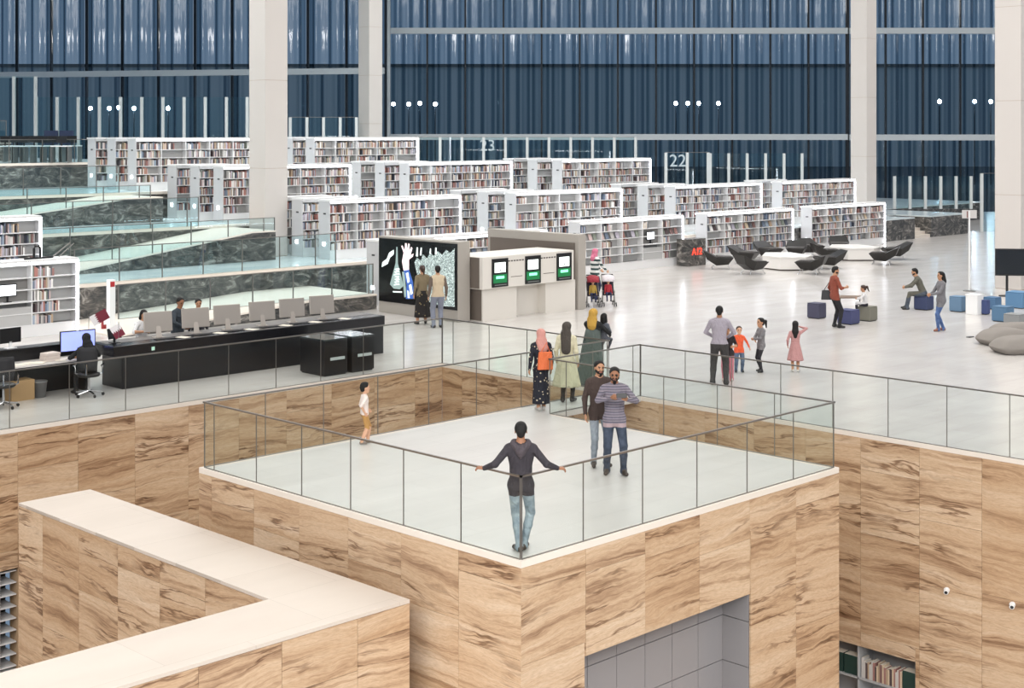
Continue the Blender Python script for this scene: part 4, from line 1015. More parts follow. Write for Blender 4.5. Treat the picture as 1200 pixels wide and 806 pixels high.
SKIN = {'brown': mat('skin_brown', '#9a6b4e', .55), 'tan': mat('skin_tan', '#b98a6a', .55), 'fair': mat('skin_fair', '#d3a587', .55)}
HAIRB = mat('black_hair', '#100d0c', .75); HAIRBR = mat('brown_hair', '#3a241a', .5)
EYE = mat('dark_eye', '#120d0b', .3); LIP = mat('lip', '#8c5548', .5)
SHOE = mat('dark_shoe', '#2a2826', .5); SOLE = mat('shoe_sole', '#8f8a84', .6)
def folds(m_):
    if m_.get('folded'): return m_
    m_['folded'] = 1; tc_ = N(m_, 'ShaderNodeTexCoord'); mp_ = N(m_, 'ShaderNodeMapping'); mp_.inputs['Scale'].default_value = (1, 1, .55); L(m_, tc_.outputs['Object'], mp_.inputs[0])
    n_ = N(m_, 'ShaderNodeTexNoise'); n_.inputs['Scale'].default_value = 9; n_.inputs['Detail'].default_value = 2; n_.inputs['Distortion'].default_value = 1.2; L(m_, mp_.outputs[0], n_.inputs['Vector'])
    b_ = N(m_, 'ShaderNodeBump'); b_.inputs['Strength'].default_value = .9; b_.inputs['Distance'].default_value = .05; L(m_, n_.outputs[0], b_.inputs['Height']); L(m_, b_.outputs[0], bsdf(m_).inputs['Normal']); return m_
def cloth(n, c, r=.85): return folds(mat(n, c, r))
def knit_stripes(name, stops, scale):
    m_ = mat(name, stops[0][1], .85); tc_ = N(m_, 'ShaderNodeTexCoord'); sp = N(m_, 'ShaderNodeSeparateXYZ'); L(m_, tc_.outputs['Object'], sp.inputs[0])
    r_ = ramp(m_, math_n(m_, 'FRACT', math_n(m_, 'MULTIPLY', sp.outputs[2], scale)), stops)
    for n_ in m_.node_tree.nodes:
        if n_.type == 'VALTORGB': n_.color_ramp.interpolation = 'CONSTANT'
    L(m_, r_, bsdf(m_).inputs['Base Color']); return folds(m_)
def dotted(name, base, dot, scale, thr=.28):
    m_ = mat(name, base, .85); tc_ = N(m_, 'ShaderNodeTexCoord'); v_ = N(m_, 'ShaderNodeTexVoronoi'); v_.inputs['Scale'].default_value = scale
    L(m_, tc_.outputs['Object'], v_.inputs['Vector']); L(m_, ramp(m_, v_.outputs['Distance'], [(0, dot), (thr, dot), (thr+.04, base)]), bsdf(m_).inputs['Base Color']); return folds(m_)
def denim(name, a, b):
    m_ = mat(name, a, .85); tc_ = N(m_, 'ShaderNodeTexCoord'); n_ = N(m_, 'ShaderNodeTexNoise'); n_.inputs['Scale'].default_value = 7; n_.inputs['Detail'].default_value = 4
    L(m_, tc_.outputs['Object'], n_.inputs['Vector']); L(m_, ramp(m_, n_.outputs[0], [(.35, a), (.65, b)]), bsdf(m_).inputs['Base Color']); return folds(m_)

def hand_prims(S, wrist, direc, side, palm_n, curl, mi, k_=.006):
    """palm and five fingers; side = unit vector from little finger towards thumb"""
    f = nrm(direc); n = nrm(np.asarray(palm_n)-f*(np.asarray(palm_n)@f)); sd = nrm(np.cross(n, f)); 
    if sd@np.asarray(side) < 0: sd = -sd
    w0 = V3(*wrist); base = w0+f*.085
    S.cap(w0-f*.01, w0+f*.02, .027, .026, mi, .012, .75, n)
    for o in (-.027, -.009, .009, .027): S.cap(w0+f*.02+sd*o*.6, base+sd*o, .0135, .0125, mi, .012)
    for o, ln in ((.030, .068), (.0105, .078), (-.0105, .072), (-.030, .056)):
        a = base+sd*o; d1 = nrm(f*math.cos(curl*.5)-(-n)*0+n*math.sin(curl*.5)); d2 = nrm(f*math.cos(curl*1.2)+n*math.sin(curl*1.2)); d3 = nrm(f*math.cos(curl*1.8)+n*math.sin(curl*1.8))
        b = a+d1*ln*.42; c = b+d2*ln*.33; e = c+d3*ln*.27
        S.cap(a, b, .0092, .0085, mi, k_); S.cap(b, c, .0085, .0078, mi, k_); S.cap(c, e, .0078, .0068, mi, k_)
    a = w0+f*.03+sd*.026; b = a+nrm(f*.7+sd*.75+n*.25)*.038; c = b+nrm(f*.9+sd*.25+n*.5*curl)*.042
    S.cap(a, b, .0125, .0105, mi, k_); S.cap(b, c, .0105, .008, mi, k_)

def person(label, loc, face, H=1.72, top=None, bottom=None, skin='tan', shoe=None, hair=HAIRB, hair_style='short', sleeve='long', hs=1.0, wd=1.0, hip_w=.0,
           feet=((-.11,0),(.11,0)), toe=(None, None), pelvis=None, lean=(0,0), hands=None, elbow=(None, None), curl=.5, head=(0,0), res=.012, hem=-.10, leg_r=1.0, beard=None,
           bare_legs=False, knee=(None, None), feet_z=(0,0), shorts=False, group=None, top2=None, palm=(None, None), sleeve_mat=None, detail=True, hood=None, neck_skin=True):
    sc = H/1.75; top = top or cloth('plain_top', '#888888'); bottom = bottom or cloth('plain_bottom', '#333333'); shoe = shoe or SHOE
    sk = SKIN[skin]; mats = [sk, top, bottom, shoe, EYE, LIP, hair, beard or hair, sleeve_mat or top, SOLE, top2 or top]
    B = Sdf()
    pel = V3(*(pelvis or (0, 0, .955))); ln = V3(lean[0], lean[1], 0)
    up = nrm(V3(lean[0], lean[1], .40)); waist = pel+up*.17; chest = pel+up*.37; nb = pel+up*.545
    Y = V3(0,1,0); F = V3(0,1,0)-up*(up@V3(0,1,0)); F = nrm(F)
    # trunk
    B.cap(pel+V3(-.055-hip_w/2,0,-.03), pel+V3(.055+hip_w/2,0,-.03), .115*wd, .115*wd, 2, .04, .85, F)
    B.cap(pel+up*.03, waist, .150*wd+hip_w*.4, .138*wd, 1, .05, .76, F)
    if hem < -.06: B.cap(pel+up*-.03+V3(-.045,0,0), pel+up*-.03+V3(.045,0,0), .128*wd+hip_w*.3, .128*wd+hip_w*.3, 1, .04, .86, F)
    B.cap(waist, chest, .142*wd, .165*wd, 1, .05, .68, F)
    B.cap(chest, pel+up*.44, .165*wd, .13*wd, 1, .05, .66, F)
    shs = [pel+up*.475+V3(s_*.165*wd, 0, 0) for s_ in (-1, 1)]
    B.cap(shs[0]*.85+(pel+up*.475)*.15, shs[1]*.85+(pel+up*.475)*.15, .062, .062, 1, .05)
    for s_, sh in zip((-1, 1), shs): B.cap(nb-up*.03, sh-up*.005, .055, .05, 1, .04)
    # neck and head
    yaw, pitch = math.radians(head[0]), math.radians(head[1])
    hc = nb+up*.05+V3(math.sin(yaw)*.01, .02*math.cos(yaw)+.04*math.sin(max(pitch, 0)), .105*hs)
    B.cap(nb-up*.02, hc-V3(0, .01, .05*hs), .056, .052, 0, .03)
    cy, sy, cp, sp = math.cos(yaw), math.sin(yaw), math.cos(pitch), math.sin(pitch)
    def hp(x, y, z):     # head frame: +y towards the face, pitch > 0 looks down
        y2, z2 = y*cp+z*sp, -y*sp+z*cp; return hc+V3(x*cy+y2*sy, -x*sy+y2*cy, z2)*hs
    B.cap(hp(0,-.018,.03), hp(0,.012,.03), .080*hs, .078*hs, 0, .02); B.cap(hp(0,.02,.0), hp(0,.045,-.07), .068*hs, .046*hs, 0, .03)
    B.cap(hp(0,.03,-.02), hp(0,.055,-.085), .055*hs, .032*hs, 0, .02)
    if detail:
        B.cap(hp(0,.088,.012), hp(0,.104,-.022), .009*hs, .014*hs, 0, .012)
        for s_ in (-1, 1):
            B.cap(hp(s_*.078,-.012,.01), hp(s_*.082,-.006,-.03), .016*hs, .011*hs, 0, .006, .5, (1,0,0))
            B.cap(hp(s_*.028,.083,.012), hp(s_*.036,.080,.012), .009*hs, .008*hs, 4, .003)
            B.cap(hp(s_*.018,.091,.034), hp(s_*.045,.082,.033), .006*hs, .005*hs, 6, .004)
        B.cap(hp(-.02,.088,-.052), hp(.02,.088,-.052), .007*hs, .007*hs, 5, .005)
    if beard:
        B.cap(hp(-.055,.028,-.045), hp(0,.072,-.078), .024*hs, .027*hs, 7, .015); B.cap(hp(.055,.028,-.045), hp(0,.072,-.078), .024*hs, .027*hs, 7, .015)
        B.cap(hp(-.03,.085,-.038), hp(.03,.085,-.038), .009*hs, .009*hs, 7, .006); B.cap(hp(0,.05,-.1), hp(0,.06,-.11), .03*hs, .022*hs, 7, .02)
    # legs
    for i, s_ in enumerate((-1, 1)):
        hip = pel+V3(s_*(.088+hip_w/2)*wd, 0, -.05); fx_, fy_ = feet[i]; an = V3(fx_, fy_, .085+feet_z[i])
        kn, an = ik(hip, an, .43, .43, knee[i] or (s_*.12, 1, 0))
        lm = 0 if bare_legs else 2
        B.cap(hip, kn, .088*leg_r, .062*leg_r, 2, .03); 
        B.cap(kn, kn+(an-kn)*.4, .06*leg_r, .058*leg_r, lm, .02); B.cap(kn+(an-kn)*.4, an, .058*leg_r, .044*leg_r, lm, .02)
        if not bare_legs: B.cap(an, an-V3(0,0,.03), .05*leg_r, .054*leg_r, 2, .015)
        td = nrm(V3(*(toe[i] or (s_*.25, 1)), 0)); heel = an-V3(0,0,.042)-td*.035
        B.cap(heel, an+td*.14-V3(0,0,.052), .042, .034, 3, .02); B.cap(an-V3(0,0,.01), an+td*.06-V3(0,0,.035), .042, .036, 3, .02)
    # arms
    H_ = []
    for i, s_ in enumerate((-1, 1)):
        t = hands[i] if hands and hands[i] is not None else (s_*.245*wd, .05, shs[i][2]-.53)
        sh = shs[i]+V3(s_*.012,0,-.015); el, wr = ik(sh, t, .285, .255, elbow[i] or (s_*.35, -1, -.1))
        lo_m = 8 if sleeve == 'long' else 0; ro = 1.12 if sleeve == 'long' else .95
        B.cap(sh, el, .058, .048, 8 if sleeve != 'none' else 0, .03)
        if sleeve == 'roll': B.cap(el, el+(wr-el)*.3, .048, .044, 8, .015); B.cap(el+(wr-el)*.3, wr, .038, .028, 0, .015)
        else: B.cap(el, wr, .044*ro, .03*ro, lo_m, .02)
        H_.append((wr, nrm(wr-el), s_))
    P, Q, vm = B.mesh(res/sc)
    h_ = (P-pel)@up; tr = (vm == 1) | (vm == 2); hm = (hem if hem >= -.06 else hem-.02) if pel[2] > .85 else .03
    low = tr & (np.abs(P[:, 0]-pel[0]) < .30) & (h_ < .25)
    vm = np.where(low, np.where(h_ > hm, 1, 2), vm).astype(vm.dtype)
    if top2: vm = np.where(low & (h_ > hm) & (h_ < hm+.07), 10, vm).astype(vm.dtype)
    Ps, Qs, Ms = [P], [Q], [vm]; off = len(P)
    for i, (wr, dr, s_) in enumerate(H_):
        pn = palm[i] or (-s_*1.0, .25, -.1); HS = Sdf(); dd = dr
        if palm[i] and len(palm[i]) == 6: dd = nrm(V3(*palm[i][3:])); pn = palm[i][:3]
        hand_prims(HS, wr, dd, (0,1,.3) if abs(dd[2]) > .6 else (-s_*.7,.2,.6), pn, curl, 0)
        p, q, v = HS.mesh(max(.0045, res*.5)); Ps.append(p); Qs.append(q+off); Ms.append(v); off += len(p)
    me = mesh_np('person', np.concatenate(Ps), np.concatenate(Qs), np.concatenate(Ms), mats, sc)
    o = link('person', me, None, loc); o.rotation_euler = (0, 0, math.radians(-45-face)); tag(o, label, 'person', group)
    o.location.z += .004 if pelvis is None else 0
    info = dict(o=o, sc=sc, hp=hp, pel=pel, nb=nb, chest=chest, hc=hc, hs=hs, shs=shs, up=up, F=F, res=res, H_=H_, wd=wd)
    # hair
    hS = Sdf()
    if hair_style in ('short', 'long', 'pony', 'bun', 'bob'):
        hS.cap(hp(0,-.022,.042), hp(0,.01,.05), .088*hs, .083*hs, 0, .02); hS.cap(hp(0,-.05,.0), hp(0,-.05,-.03), .068*hs, .055*hs, 0, .02)
        hS.cap(hp(0,.125,.012), hp(0,.19,.012), .105*hs, .115*hs, 0, 0.01, sub=True); hS.cap(hp(0,.06,-.11), hp(0,.1,-.13), .075*hs, .09*hs, 0, .01, sub=True)
        for s_ in (-1, 1): hS.ell(hp(s_*.095,.012,-.02), (.03*hs,.035*hs,.04*hs), 0, .01, sub=True)
        if hair_style == 'long':
            hS.cap(hp(0,-.06,.03), hp(0,-.085,-.16), .078*hs, .09*hs, 0, .03); hS.cap(hp(0,-.085,-.16), hp(0,-.1,-.30), .09*hs, .05*hs, 0, .03)
        if hair_style == 'bob':
            for s_ in (-1, 1): hS.cap(hp(s_*.06,-.02,.02), hp(s_*.07,-.01,-.10), .04*hs, .04*hs, 0, .03)
            hS.cap(hp(0,-.06,.0), hp(0,-.065,-.11), .07*hs, .06*hs, 0, .03)
        if hair_style == 'pony':
            hS.cap(hp(0,-.1,.05), hp(0,-.15,.03), .025*hs, .035*hs, 0, .015); hS.cap(hp(0,-.15,.03), hp(0,-.17,-.14), .04*hs, .018*hs, 0, .02)
        if hair_style == 'bun': hS.ell(hp(0,-.12,.06), (.05*hs,.045*hs,.045*hs), 0, .02)
        p, q, v = hS.mesh(min(res, .01)/sc); link('hair', mesh_np('hair', p, q, v, [hair], sc), o)
    return info
def garment(info, name, m_, build, res=None, label=None):
    S = Sdf(); build(S, info); p, q, v = S.mesh((res or info['res'])/info['sc']); c = link(name, mesh_np(name, p, q, v, [m_] if not isinstance(m_, list) else m_, info['sc']), info['o'])
    if label: c['label'] = label
    return c
def skirt(info, name, m_, z0, z1, r0, r1, folds=9, amp=.07, off=(0,0), flat=.8, mid=None):
    sc = info['sc']; n = 12; prof = []
    for i in range(n+1):
        t = i/n; r = r0+(r1-r0)*(t**.8 if mid is None else t); prof.append((r*sc, (z0+(z1-z0)*t)*sc))
    b = MB(); seg = 48; vs = []
    for i, (r, z) in enumerate(prof):
        t = i/n; cx = (info['pel'][0]+off[0]*t)*sc; cy_ = (info['pel'][1]+off[1]*t)*sc
        for k in range(seg):
            a = 2*math.pi*k/seg; rr = r*(1+amp*t*math.sin(folds*a+1.3*math.sin(2*a)))
            vs.append((cx+rr*math.cos(a), cy_+rr*flat*math.sin(a), z))
    fs = [(i*seg+(k+1)%seg, i*seg+k, (i+1)*seg+k, (i+1)*seg+(k+1)%seg) for i in range(n) for k in range(seg)]
    b.add(vs, fs); o = b.build(name, m_, info['o'], True); md = o.modifiers.new('thick', 'SOLIDIFY'); md.thickness = .012; return o
def hijab(info, m_, tail=.0):
    def bld(S, f):
        hp, hs = f['hp'], f['hs']
        S.cap(hp(0,-.022,.038), hp(0,.012,.04), .101*hs, .096*hs, 0, .02); S.cap(hp(0,-.03,.0), hp(0,0,-.14), .09*hs, .085*hs, 0, .03)
        S.cap(hp(0,-.01,-.14), f['nb']+f['up']*-.06+V3(0,.03,0), .085, .10, 0, .04, .8, (0,1,0)); S.cap(f['shs'][0]*.6+f['shs'][1]*.4-V3(0,0,.0), f['shs'][1]*.6+f['shs'][0]*.4, .085, .085, 0, .04)
        if tail: S.cap(f['nb']+V3(0,-.05,.02), f['nb']+V3(.02,-.11,-tail), .125, .11, 0, .04, .55, (0,1,0))
        S.cap(hp(0,.11,-.01), hp(0,.2,-.02), .068*hs, .075*hs, 0, .01, sub=True)
    return garment(info, 'headscarf', m_, bld)

# ---------------------------------------------------------------- the people themselves
ZP = .012
GJ = cloth('charcoal_hoodie', '#38343a'); LJ = denim('pale_jeans', '#76858f', '#9aa7ae'); DJ = denim('dark_jeans', '#2c3646', '#454f60'); GRJ = denim('grey_jeans', '#7d8790', '#9aa3aa')
BR_SHOE = mat('brown_shoe', '#3c332d', .5)
# 1 man leaning on the corner of the platform rail, seen from behind
pm = V3(*G(608, 648))
rail_z = 1.13
f1 = person('man in a charcoal hoodie and pale jeans leaning back on the platform rail corner', (0,0,ZP), 0, 1.74, GJ, LJ, 'brown', BR_SHOE, HAIRB, 'short', 'long',
    pelvis=(0, .0, .955), lean=(0, -.02), feet=((-.02,.02),(.045,.13)), toe=((-.5,.9),(.3,1)), knee=((-.1,1,0),(.6,.8,0)), hands=((-.50,.02,1.14),(.50,.02,1.14)), elbow=((-.4,-.8,-.5),(.4,-.8,-.5)),
    palm=((0,.3,-1,-1,.35,.05),(0,.3,-1,1,.35,-.1)), curl=.9, res=.009, hem=-.16, leg_r=1.05)
CORN = Vector((PX0+I, PY0+I, ZP)); f1['o'].location = CORN+Vector((.27,.27,.004))
def hood(S, f):
    nb = f['nb']; S.cap(nb+V3(-.10,-.03,-.01), nb+V3(0,-.115,-.10), .05, .06, 0, .03); S.cap(nb+V3(.10,-.03,-.01), nb+V3(0,-.115,-.10), .05, .06, 0, .03); S.cap(nb+V3(-.09,.02,.0), nb+V3(.09,.02,0), .05, .05, 0, .03); S.cap(nb+V3(0,-.10,-.07), nb+V3(0,-.125,-.17), .055, .03, 0, .03)
    S.cap(nb+V3(0,-.02,.02), nb+V3(0,.0,.12), .07, .075, 0, .02, sub=True)
garment(f1, 'hood', cloth('hood_grey', '#4b4449'), hood)
# 2, 3 the two men taking a picture
ST = knit_stripes('striped_sweater', [(0, '#6a6570'), (.3, '#857e8a'), (.55, '#5c5966'), (.8, '#8f868e')], 12)
p2 = G(720, 557); p2.z = ZP+.004
f2 = person('bearded man in a striped sweater holding a phone up for a selfie', p2, 178, 1.76, ST, DJ, 'brown', BR_SHOE, HAIRB, 'short', 'long', feet=((-.15,.02),(.12,-.06)), hem=-.14,
    hands=((-.17,.36,1.30),(.09,.36,1.33)), elbow=((-.9,-.1,-.6),(.9,.0,-.5)), palm=((.6,-.1,.2,.45,.75,.35),(-.4,-.2,.4,-.3,.9,.3)), curl=.9, head=(4,12), res=.009, beard=HAIRB, wd=1.06, leg_r=1.12, top2=cloth('pale_shirt_hem', '#a89496'))
p3 = G(702, 548); p3.z = ZP+.004; p3 = p3+Vector((.14,.14,0))*.3
BRN = cloth('brown_jacket', '#453833'); 
f3 = person('bearded man in a dark brown jacket and grey jeans behind the selfie taker', p3, 168, 1.77, BRN, GRJ, 'tan', BR_SHOE, HAIRB, 'short', 'long', feet=((-.13,.0),(.09,.0)), hem=-.14, hands=((-.22,.12,.93),(.25,.05,.90)), head=(-6,3), res=.010, beard=HAIRB)
ph = thing('mobile_phone', 'dark mobile phone held up by the man in the striped sweater', 'phone', (0,0,0), 0)
R2 = Matrix.Translation(p2) @ Matrix.Rotation(math.radians(-45-178), 4, 'Z')
pp_ = R2 @ Vector((-.07, .47, 1.40)); ph.location = pp_; ph.rotation_euler = (math.radians(20), 0, math.radians(-45-178))
MB().box(-.085,.085,-.005,.005,-.04,.04).build('case', BLACKP, ph, bevel=.004); MB().box(-.078,.078,-.007,-.005,-.035,.035).build('display', em_mat('phone_screen', '#8fa0b0', .4), ph)
# 4 toddler
p4 = G(427, 521); p4.z = ZP+.004
f4 = person('small child in a white shirt and mustard shorts walking on the platform', p4, 70, 1.05, cloth('white_tee', '#e9dcd4'), cloth('mustard_pants', '#b98d52'), 'fair', cloth('pale_shoe', '#8b8078'), HAIRB, 'short', 'short', hs=1.42, feet=((-.07,.12),(.07,-.10)), knee=((0,1,0),(0,1,0)), hands=((-.22,.14,1.0),(.22,-.04,.98)), res=.010, hem=-.05, leg_r=1.15, bare_legs=True, shorts=True, wd=1.05, curl=.4)
# 5 woman with orange bag
FLOR = dotted('black_floral_cloth', '#1d1f2a', '#c9bba2', 13, .2); PINKS = cloth('dusty_pink_scarf', '#d0958a')
p5 = G(634, 482); p5.z = ZP+.004
f5 = person('woman in a dusty pink headscarf and black floral dress walking over the footbridge', p5, -12, 1.64, FLOR, FLOR, 'tan', mat('white_trainer', '#b8b2ac', .6), HAIRB, 'none', 'long', feet=((-.05,.0),(.07,.05)), hem=-.12, res=.011, leg_r=1.0, bare_legs=True)
hijab(f5, PINKS, .12); skirt(f5, 'dress', FLOR, 1.04, .16, .15, .19, 8, .06)
def bag_at(f, name, label, m_, x, y, z, w, d, h, strap_to, rzl=0, strap_m=None):
    sc = f['sc']; M_ = Matrix.Translation(f['o'].location) @ Matrix.Rotation(f['o'].rotation_euler.z, 4, 'Z')
    p = M_ @ Vector((x*sc, y*sc, z*sc)); r = thing(name, label, 'bag', p, f['o'].rotation_euler.z+rzl)
    b = MB(); b.add([(-w/2,-d/2,0),(w/2,-d/2,0),(w/2,d/2,0),(-w/2,d/2,0),(-w/2*.86,-d/4,h),(w/2*.86,-d/4,h),(w/2*.86,d/4,h),(-w/2*.86,d/4,h)], [(3,2,1,0),(4,5,6,7),(0,1,5,4),(1,2,6,5),(2,3,7,6),(3,0,4,7)]); b.build('body', m_, r, bevel=.015)
    Mi = (Matrix.Translation(p) @ Matrix.Rotation(f['o'].rotation_euler.z+rzl, 4, 'Z')).inverted()
    q = Mi @ (M_ @ Vector([c*sc for c in strap_to]))
    MB().tube([(-w/2*.6,0,h-.02),tuple(q),(w/2*.6,0,h-.02)], .01, 6).build('strap', strap_m or m_, r); return r
ORNG = cloth('orange_leather', '#e0703e', .55)
bag_at(f5, 'tote_bag', 'orange tote bag on the back of the woman with the pink headscarf', ORNG, .04, -.23, .93, .32, .09, .36, (.1,-.12,1.50))
# 6 woman in cream dress
CREAM = cloth('cream_dress', '#d9d2b4'); OLV = cloth('dark_olive_scarf', '#4c4640')
p6 = G(664, 472); p6.z = ZP+.004
f6 = person('woman in a dark olive headscarf and long cream dress on the footbridge', p6, 20, 1.66, CREAM, cloth('dark_leggings', '#2e2c2e'), 'tan', SHOE, HAIRB, 'none', 'long', feet=((-.09,.0),(.10,.1)), hem=-.1, res=.012)
hijab(f6, OLV, .32); skirt(f6, 'dress', CREAM, 1.08, .36, .15, .31, 10, .08)
# 7, 8 woman carrying a child
p7 = G(695, 452); p7.z = .004
MUST = cloth('mustard_scarf', '#c49a45'); BLK = cloth('black_abaya', '#1f2022'); GRYC = cloth('grey_green_cloak', '#59635f')
f7 = person('woman in a mustard headscarf and black robe carrying a child', p7, 30, 1.70, BLK, BLK, 'tan', SHOE, HAIRB, 'none', 'long', feet=((-.06,0),(.06,.06)), hands=((.02,.34,1.12),(.26,.36,1.14)), elbow=((-.8,0,-.6),(.9,0,-.5)), res=.013)
hijab(f7, MUST, .1); skirt(f7, 'robe', GRYC, 1.32, .05, .17, .34, 9, .06, off=(-.06,-.04))
M7 = Matrix.Translation(f7['o'].location) @ Matrix.Rotation(f7['o'].rotation_euler.z, 4, 'Z')
p8 = M7 @ Vector((.16, .22, .52))
f8 = person('dark haired child in grey carried on the arm of the woman in the mustard headscarf', p8, 25, 1.02, cloth('grey_child_top', '#5d6068'), cloth('dark_child_pants', '#33363c'), 'fair', SHOE, HAIRB, 'bob', 'long', hs=1.4, feet=((-.14,.12),(.14,.12)), feet_z=(.42,.42), hands=((-.16,.22,1.32),(.2,.2,1.2)), res=.012)
# 9 father
p9 = G(843, 451); p9.z = .004
f9 = person('man in a lilac grey shirt and dark trousers standing with his back to us', p9, 12, 1.75, cloth('lilac_grey_shirt', '#a39ca6'), cloth('dark_trousers', '#3a3838'), 'brown', SHOE, HAIRB, 'short', 'long', feet=((-.15,0),(.15,.02)), hem=-.02, hands=((-.16,.24,1.05),(.18,.24,1.05)), elbow=((-.9,-.4,-.2),(.9,-.4,-.2)), wd=1.06, leg_r=1.25, res=.013)
MB().box(-.155*f9['sc'],.155*f9['sc'],-.118*f9['sc'],.118*f9['sc'],.955*f9['sc'],.99*f9['sc'])
# 10 girl in pink next to him
ROSE = cloth('rose_trousers', '#c97a86')
p10 = G(853, 446); p10.z = .004
f10 = person('girl in a black top and rose trousers beside the man in the lilac shirt', p10, 195, 1.22, cloth('black_child_top', '#2c2628'), ROSE, 'tan', mat('pale_sandal', '#c9bdb4', .6), HAIRB, 'pony', 'short', hs=1.28, feet=((-.12,0),(.12,0)), leg_r=1.45, res=.013, hands=((-.2,.2,1.15),(.24,.05,.95)))
# 11 boy in orange
p11 = G(866, 436); p11.z = .004
ORJ = cloth('orange_jacket', '#e8623c')
f11 = person('small boy in an orange jacket and jeans among the children', p11, 178, 1.02, ORJ, denim('boy_jeans', '#4a5a72', '#66788f'), 'fair', SHOE, HAIRBR, 'short', 'long', hs=1.42, feet=((-.13,0),(.13,.03)), hands=((-.42,.02,1.0),(.42,.02,1.0)), leg_r=1.3, wd=1.1, res=.012, hem=-.12)
garment(f11, 'shirt_front', cloth('grey_pink_tee', '#b79a98'), lambda S, f: S.cap(f['pel']+f['up']*-.05+V3(0,.075,0), f['pel']+f['up']*.38+V3(0,.085,0), .075, .06, 0, .02, .6, (0,1,0)))
# 12 girl with ponytail
p12 = G(892, 436); p12.z = .004
f12 = person('girl with a ponytail in a grey jacket and black leggings', p12, 250, 1.22, cloth('grey_child_jacket', '#7c7a7c'), cloth('black_leggings', '#26242a'), 'tan', SHOE, HAIRB, 'pony', 'long', hs=1.3, feet=((-.13,.06),(.13,-.06)), hands=((.02,.26,1.13),(-.02,.24,1.08)), elbow=((-.9,0,-.5),(.9,0,-.5)), hem=-.16, res=.012)
# 13 girl in pink dress
p13 = G(932, 436); p13.z = .004
PDR = cloth('dusty_rose_dress', '#b98a88')
f13 = person('girl with long dark hair in a dusty rose dress seen from behind', p13, 10, 1.15, PDR, PDR, 'tan', mat('white_child_shoe', '#d8d2cc', .6), HAIRB, 'long', 'long', hs=1.3, feet=((-.09,0),(.09,0)), hands=((-.27,.05,.95),(.16,.16,1.62)), elbow=((-.4,-1,0),(1,0,.2)), bare_legs=True, res=.012)
skirt(f13, 'dress', PDR, 1.1, .42, .14, .28, 9, .09)
# 14 man in red shirt with bag
p14 = G(978, 384); p14.z = .004
RED = cloth('brick_red_shirt', '#8a4636')
f14 = person('man in a brick red shirt and black trousers with a shoulder bag', p14, 80, 1.76, RED, cloth('black_jeans', '#202024'), 'tan', SHOE, HAIRB, 'short', 'roll', feet=((-.12,.04),(.12,.1)), head=(10,10), hands=((-.24,.05,.92),(.14,.30,1.18)), elbow=((-.3,-1,0),(.6,-.8,-.2)), res=.014, hem=-.12, beard=HAIRB)
bag_at(f14, 'shoulder_bag', 'black shoulder bag hanging from the man in the brick red shirt', BLACKP, -.30, -.10, .78, .36, .14, .28, (-.14,0,1.46), 1.2)
# 15 seated girl at the reading table (sits on the olive pouf)
pO = [o for o in COL.objects if o.name.startswith('cube_pouf') and 'olive' in o['label']][0].location
f15 = person('small girl with dark tied hair sitting on the olive pouf', (pO.x-.12, pO.y+.02, -.0), 285, 1.12, cloth('white_child_top', '#d8d6d6'), cloth('dark_child_leggings', '#2e2c34'), 'tan', SHOE, HAIRBR, 'pony', 'long', hs=1.3, pelvis=(0,-.05,.80), feet=((-.1,.36),(.1,.36)), feet_z=(.33,.33), hands=((-.14,.34,1.05),(.14,.34,1.05)), elbow=((-1,-.3,-.3),(1,-.3,-.3)), res=.014, lean=(0,.05), head=(0,15))
# 16 man sitting on the navy pouf
pN = [o for o in COL.objects if o.name.startswith('cube_pouf') and 'under the seated man' in o['label']][0].location
f16 = person('man in an olive jacket and jeans sitting hunched on the navy pouf', (pN.x-.1, pN.y+.08, 0), 285, 1.74, cloth('olive_jacket', '#5f5d54'), denim('slate_jeans', '#3c4450', '#525a66'), 'tan', SHOE, HAIRB, 'short', 'long', pelvis=(0,-.10,.56), feet=((-.14,.40),(.12,.44)), lean=(0,.17), hands=((-.10,.46,.72),(.08,.46,.72)), elbow=((-1,-.2,-.5),(1,-.2,-.5)), head=(0,18), res=.014, beard=HAIRB)
# 17 woman in grey with jeans
p17 = G(1103, 388); p17.z = .004
f17 = person('woman with long dark hair in a grey cardigan and blue jeans', p17, 262, 1.68, cloth('grey_cardigan', '#77767a'), denim('blue_jeans', '#3c5482', '#5a74a4'), 'tan', mat('tan_shoe', '#8a5a48', .6), HAIRB, 'long', 'long', feet=((-.06,.12),(.08,-.10)), hands=((-.05,.33,1.10),(.12,.30,1.08)), elbow=((-.8,-.4,-.4),(.8,-.4,-.4)), hem=-.2, hip_w=.03, res=.014)
# 18, 19 couple before the video wall
p18 = G(495, 380); p18.z = .004
f18 = person('woman with tied reddish hair and olive jacket watching the video wall', p18, -22, 1.72, cloth('olive_brown_jacket', '#7d7058'), cloth('black_skirt', '#23201f'), 'tan', SHOE, HAIRBR, 'pony', 'long', feet=((-.16,-.02),(.12,.06)), res=.014, hem=-.1, bare_legs=True)
skirt(f18, 'skirt', dotted('black_patterned_skirt', '#1f1c1b', '#8a7a58', 9, .16), 1.02, .22, .15, .25, 8, .06)
p19 = G(513, 384); p19.z = .004
f19 = person('man in a beige and brown raglan jacket watching the video wall', p19, -15, 1.78, cloth('beige_jacket', '#c9b79c'), cloth('grey_blue_trousers', '#7d8290'), 'tan', SHOE, HAIRB, 'short', 'long', feet=((-.12,0),(.10,.04)), hem=-.06, res=.014, sleeve_mat=cloth('brown_sleeve', '#6a5c52'), leg_r=1.2, wd=1.05)
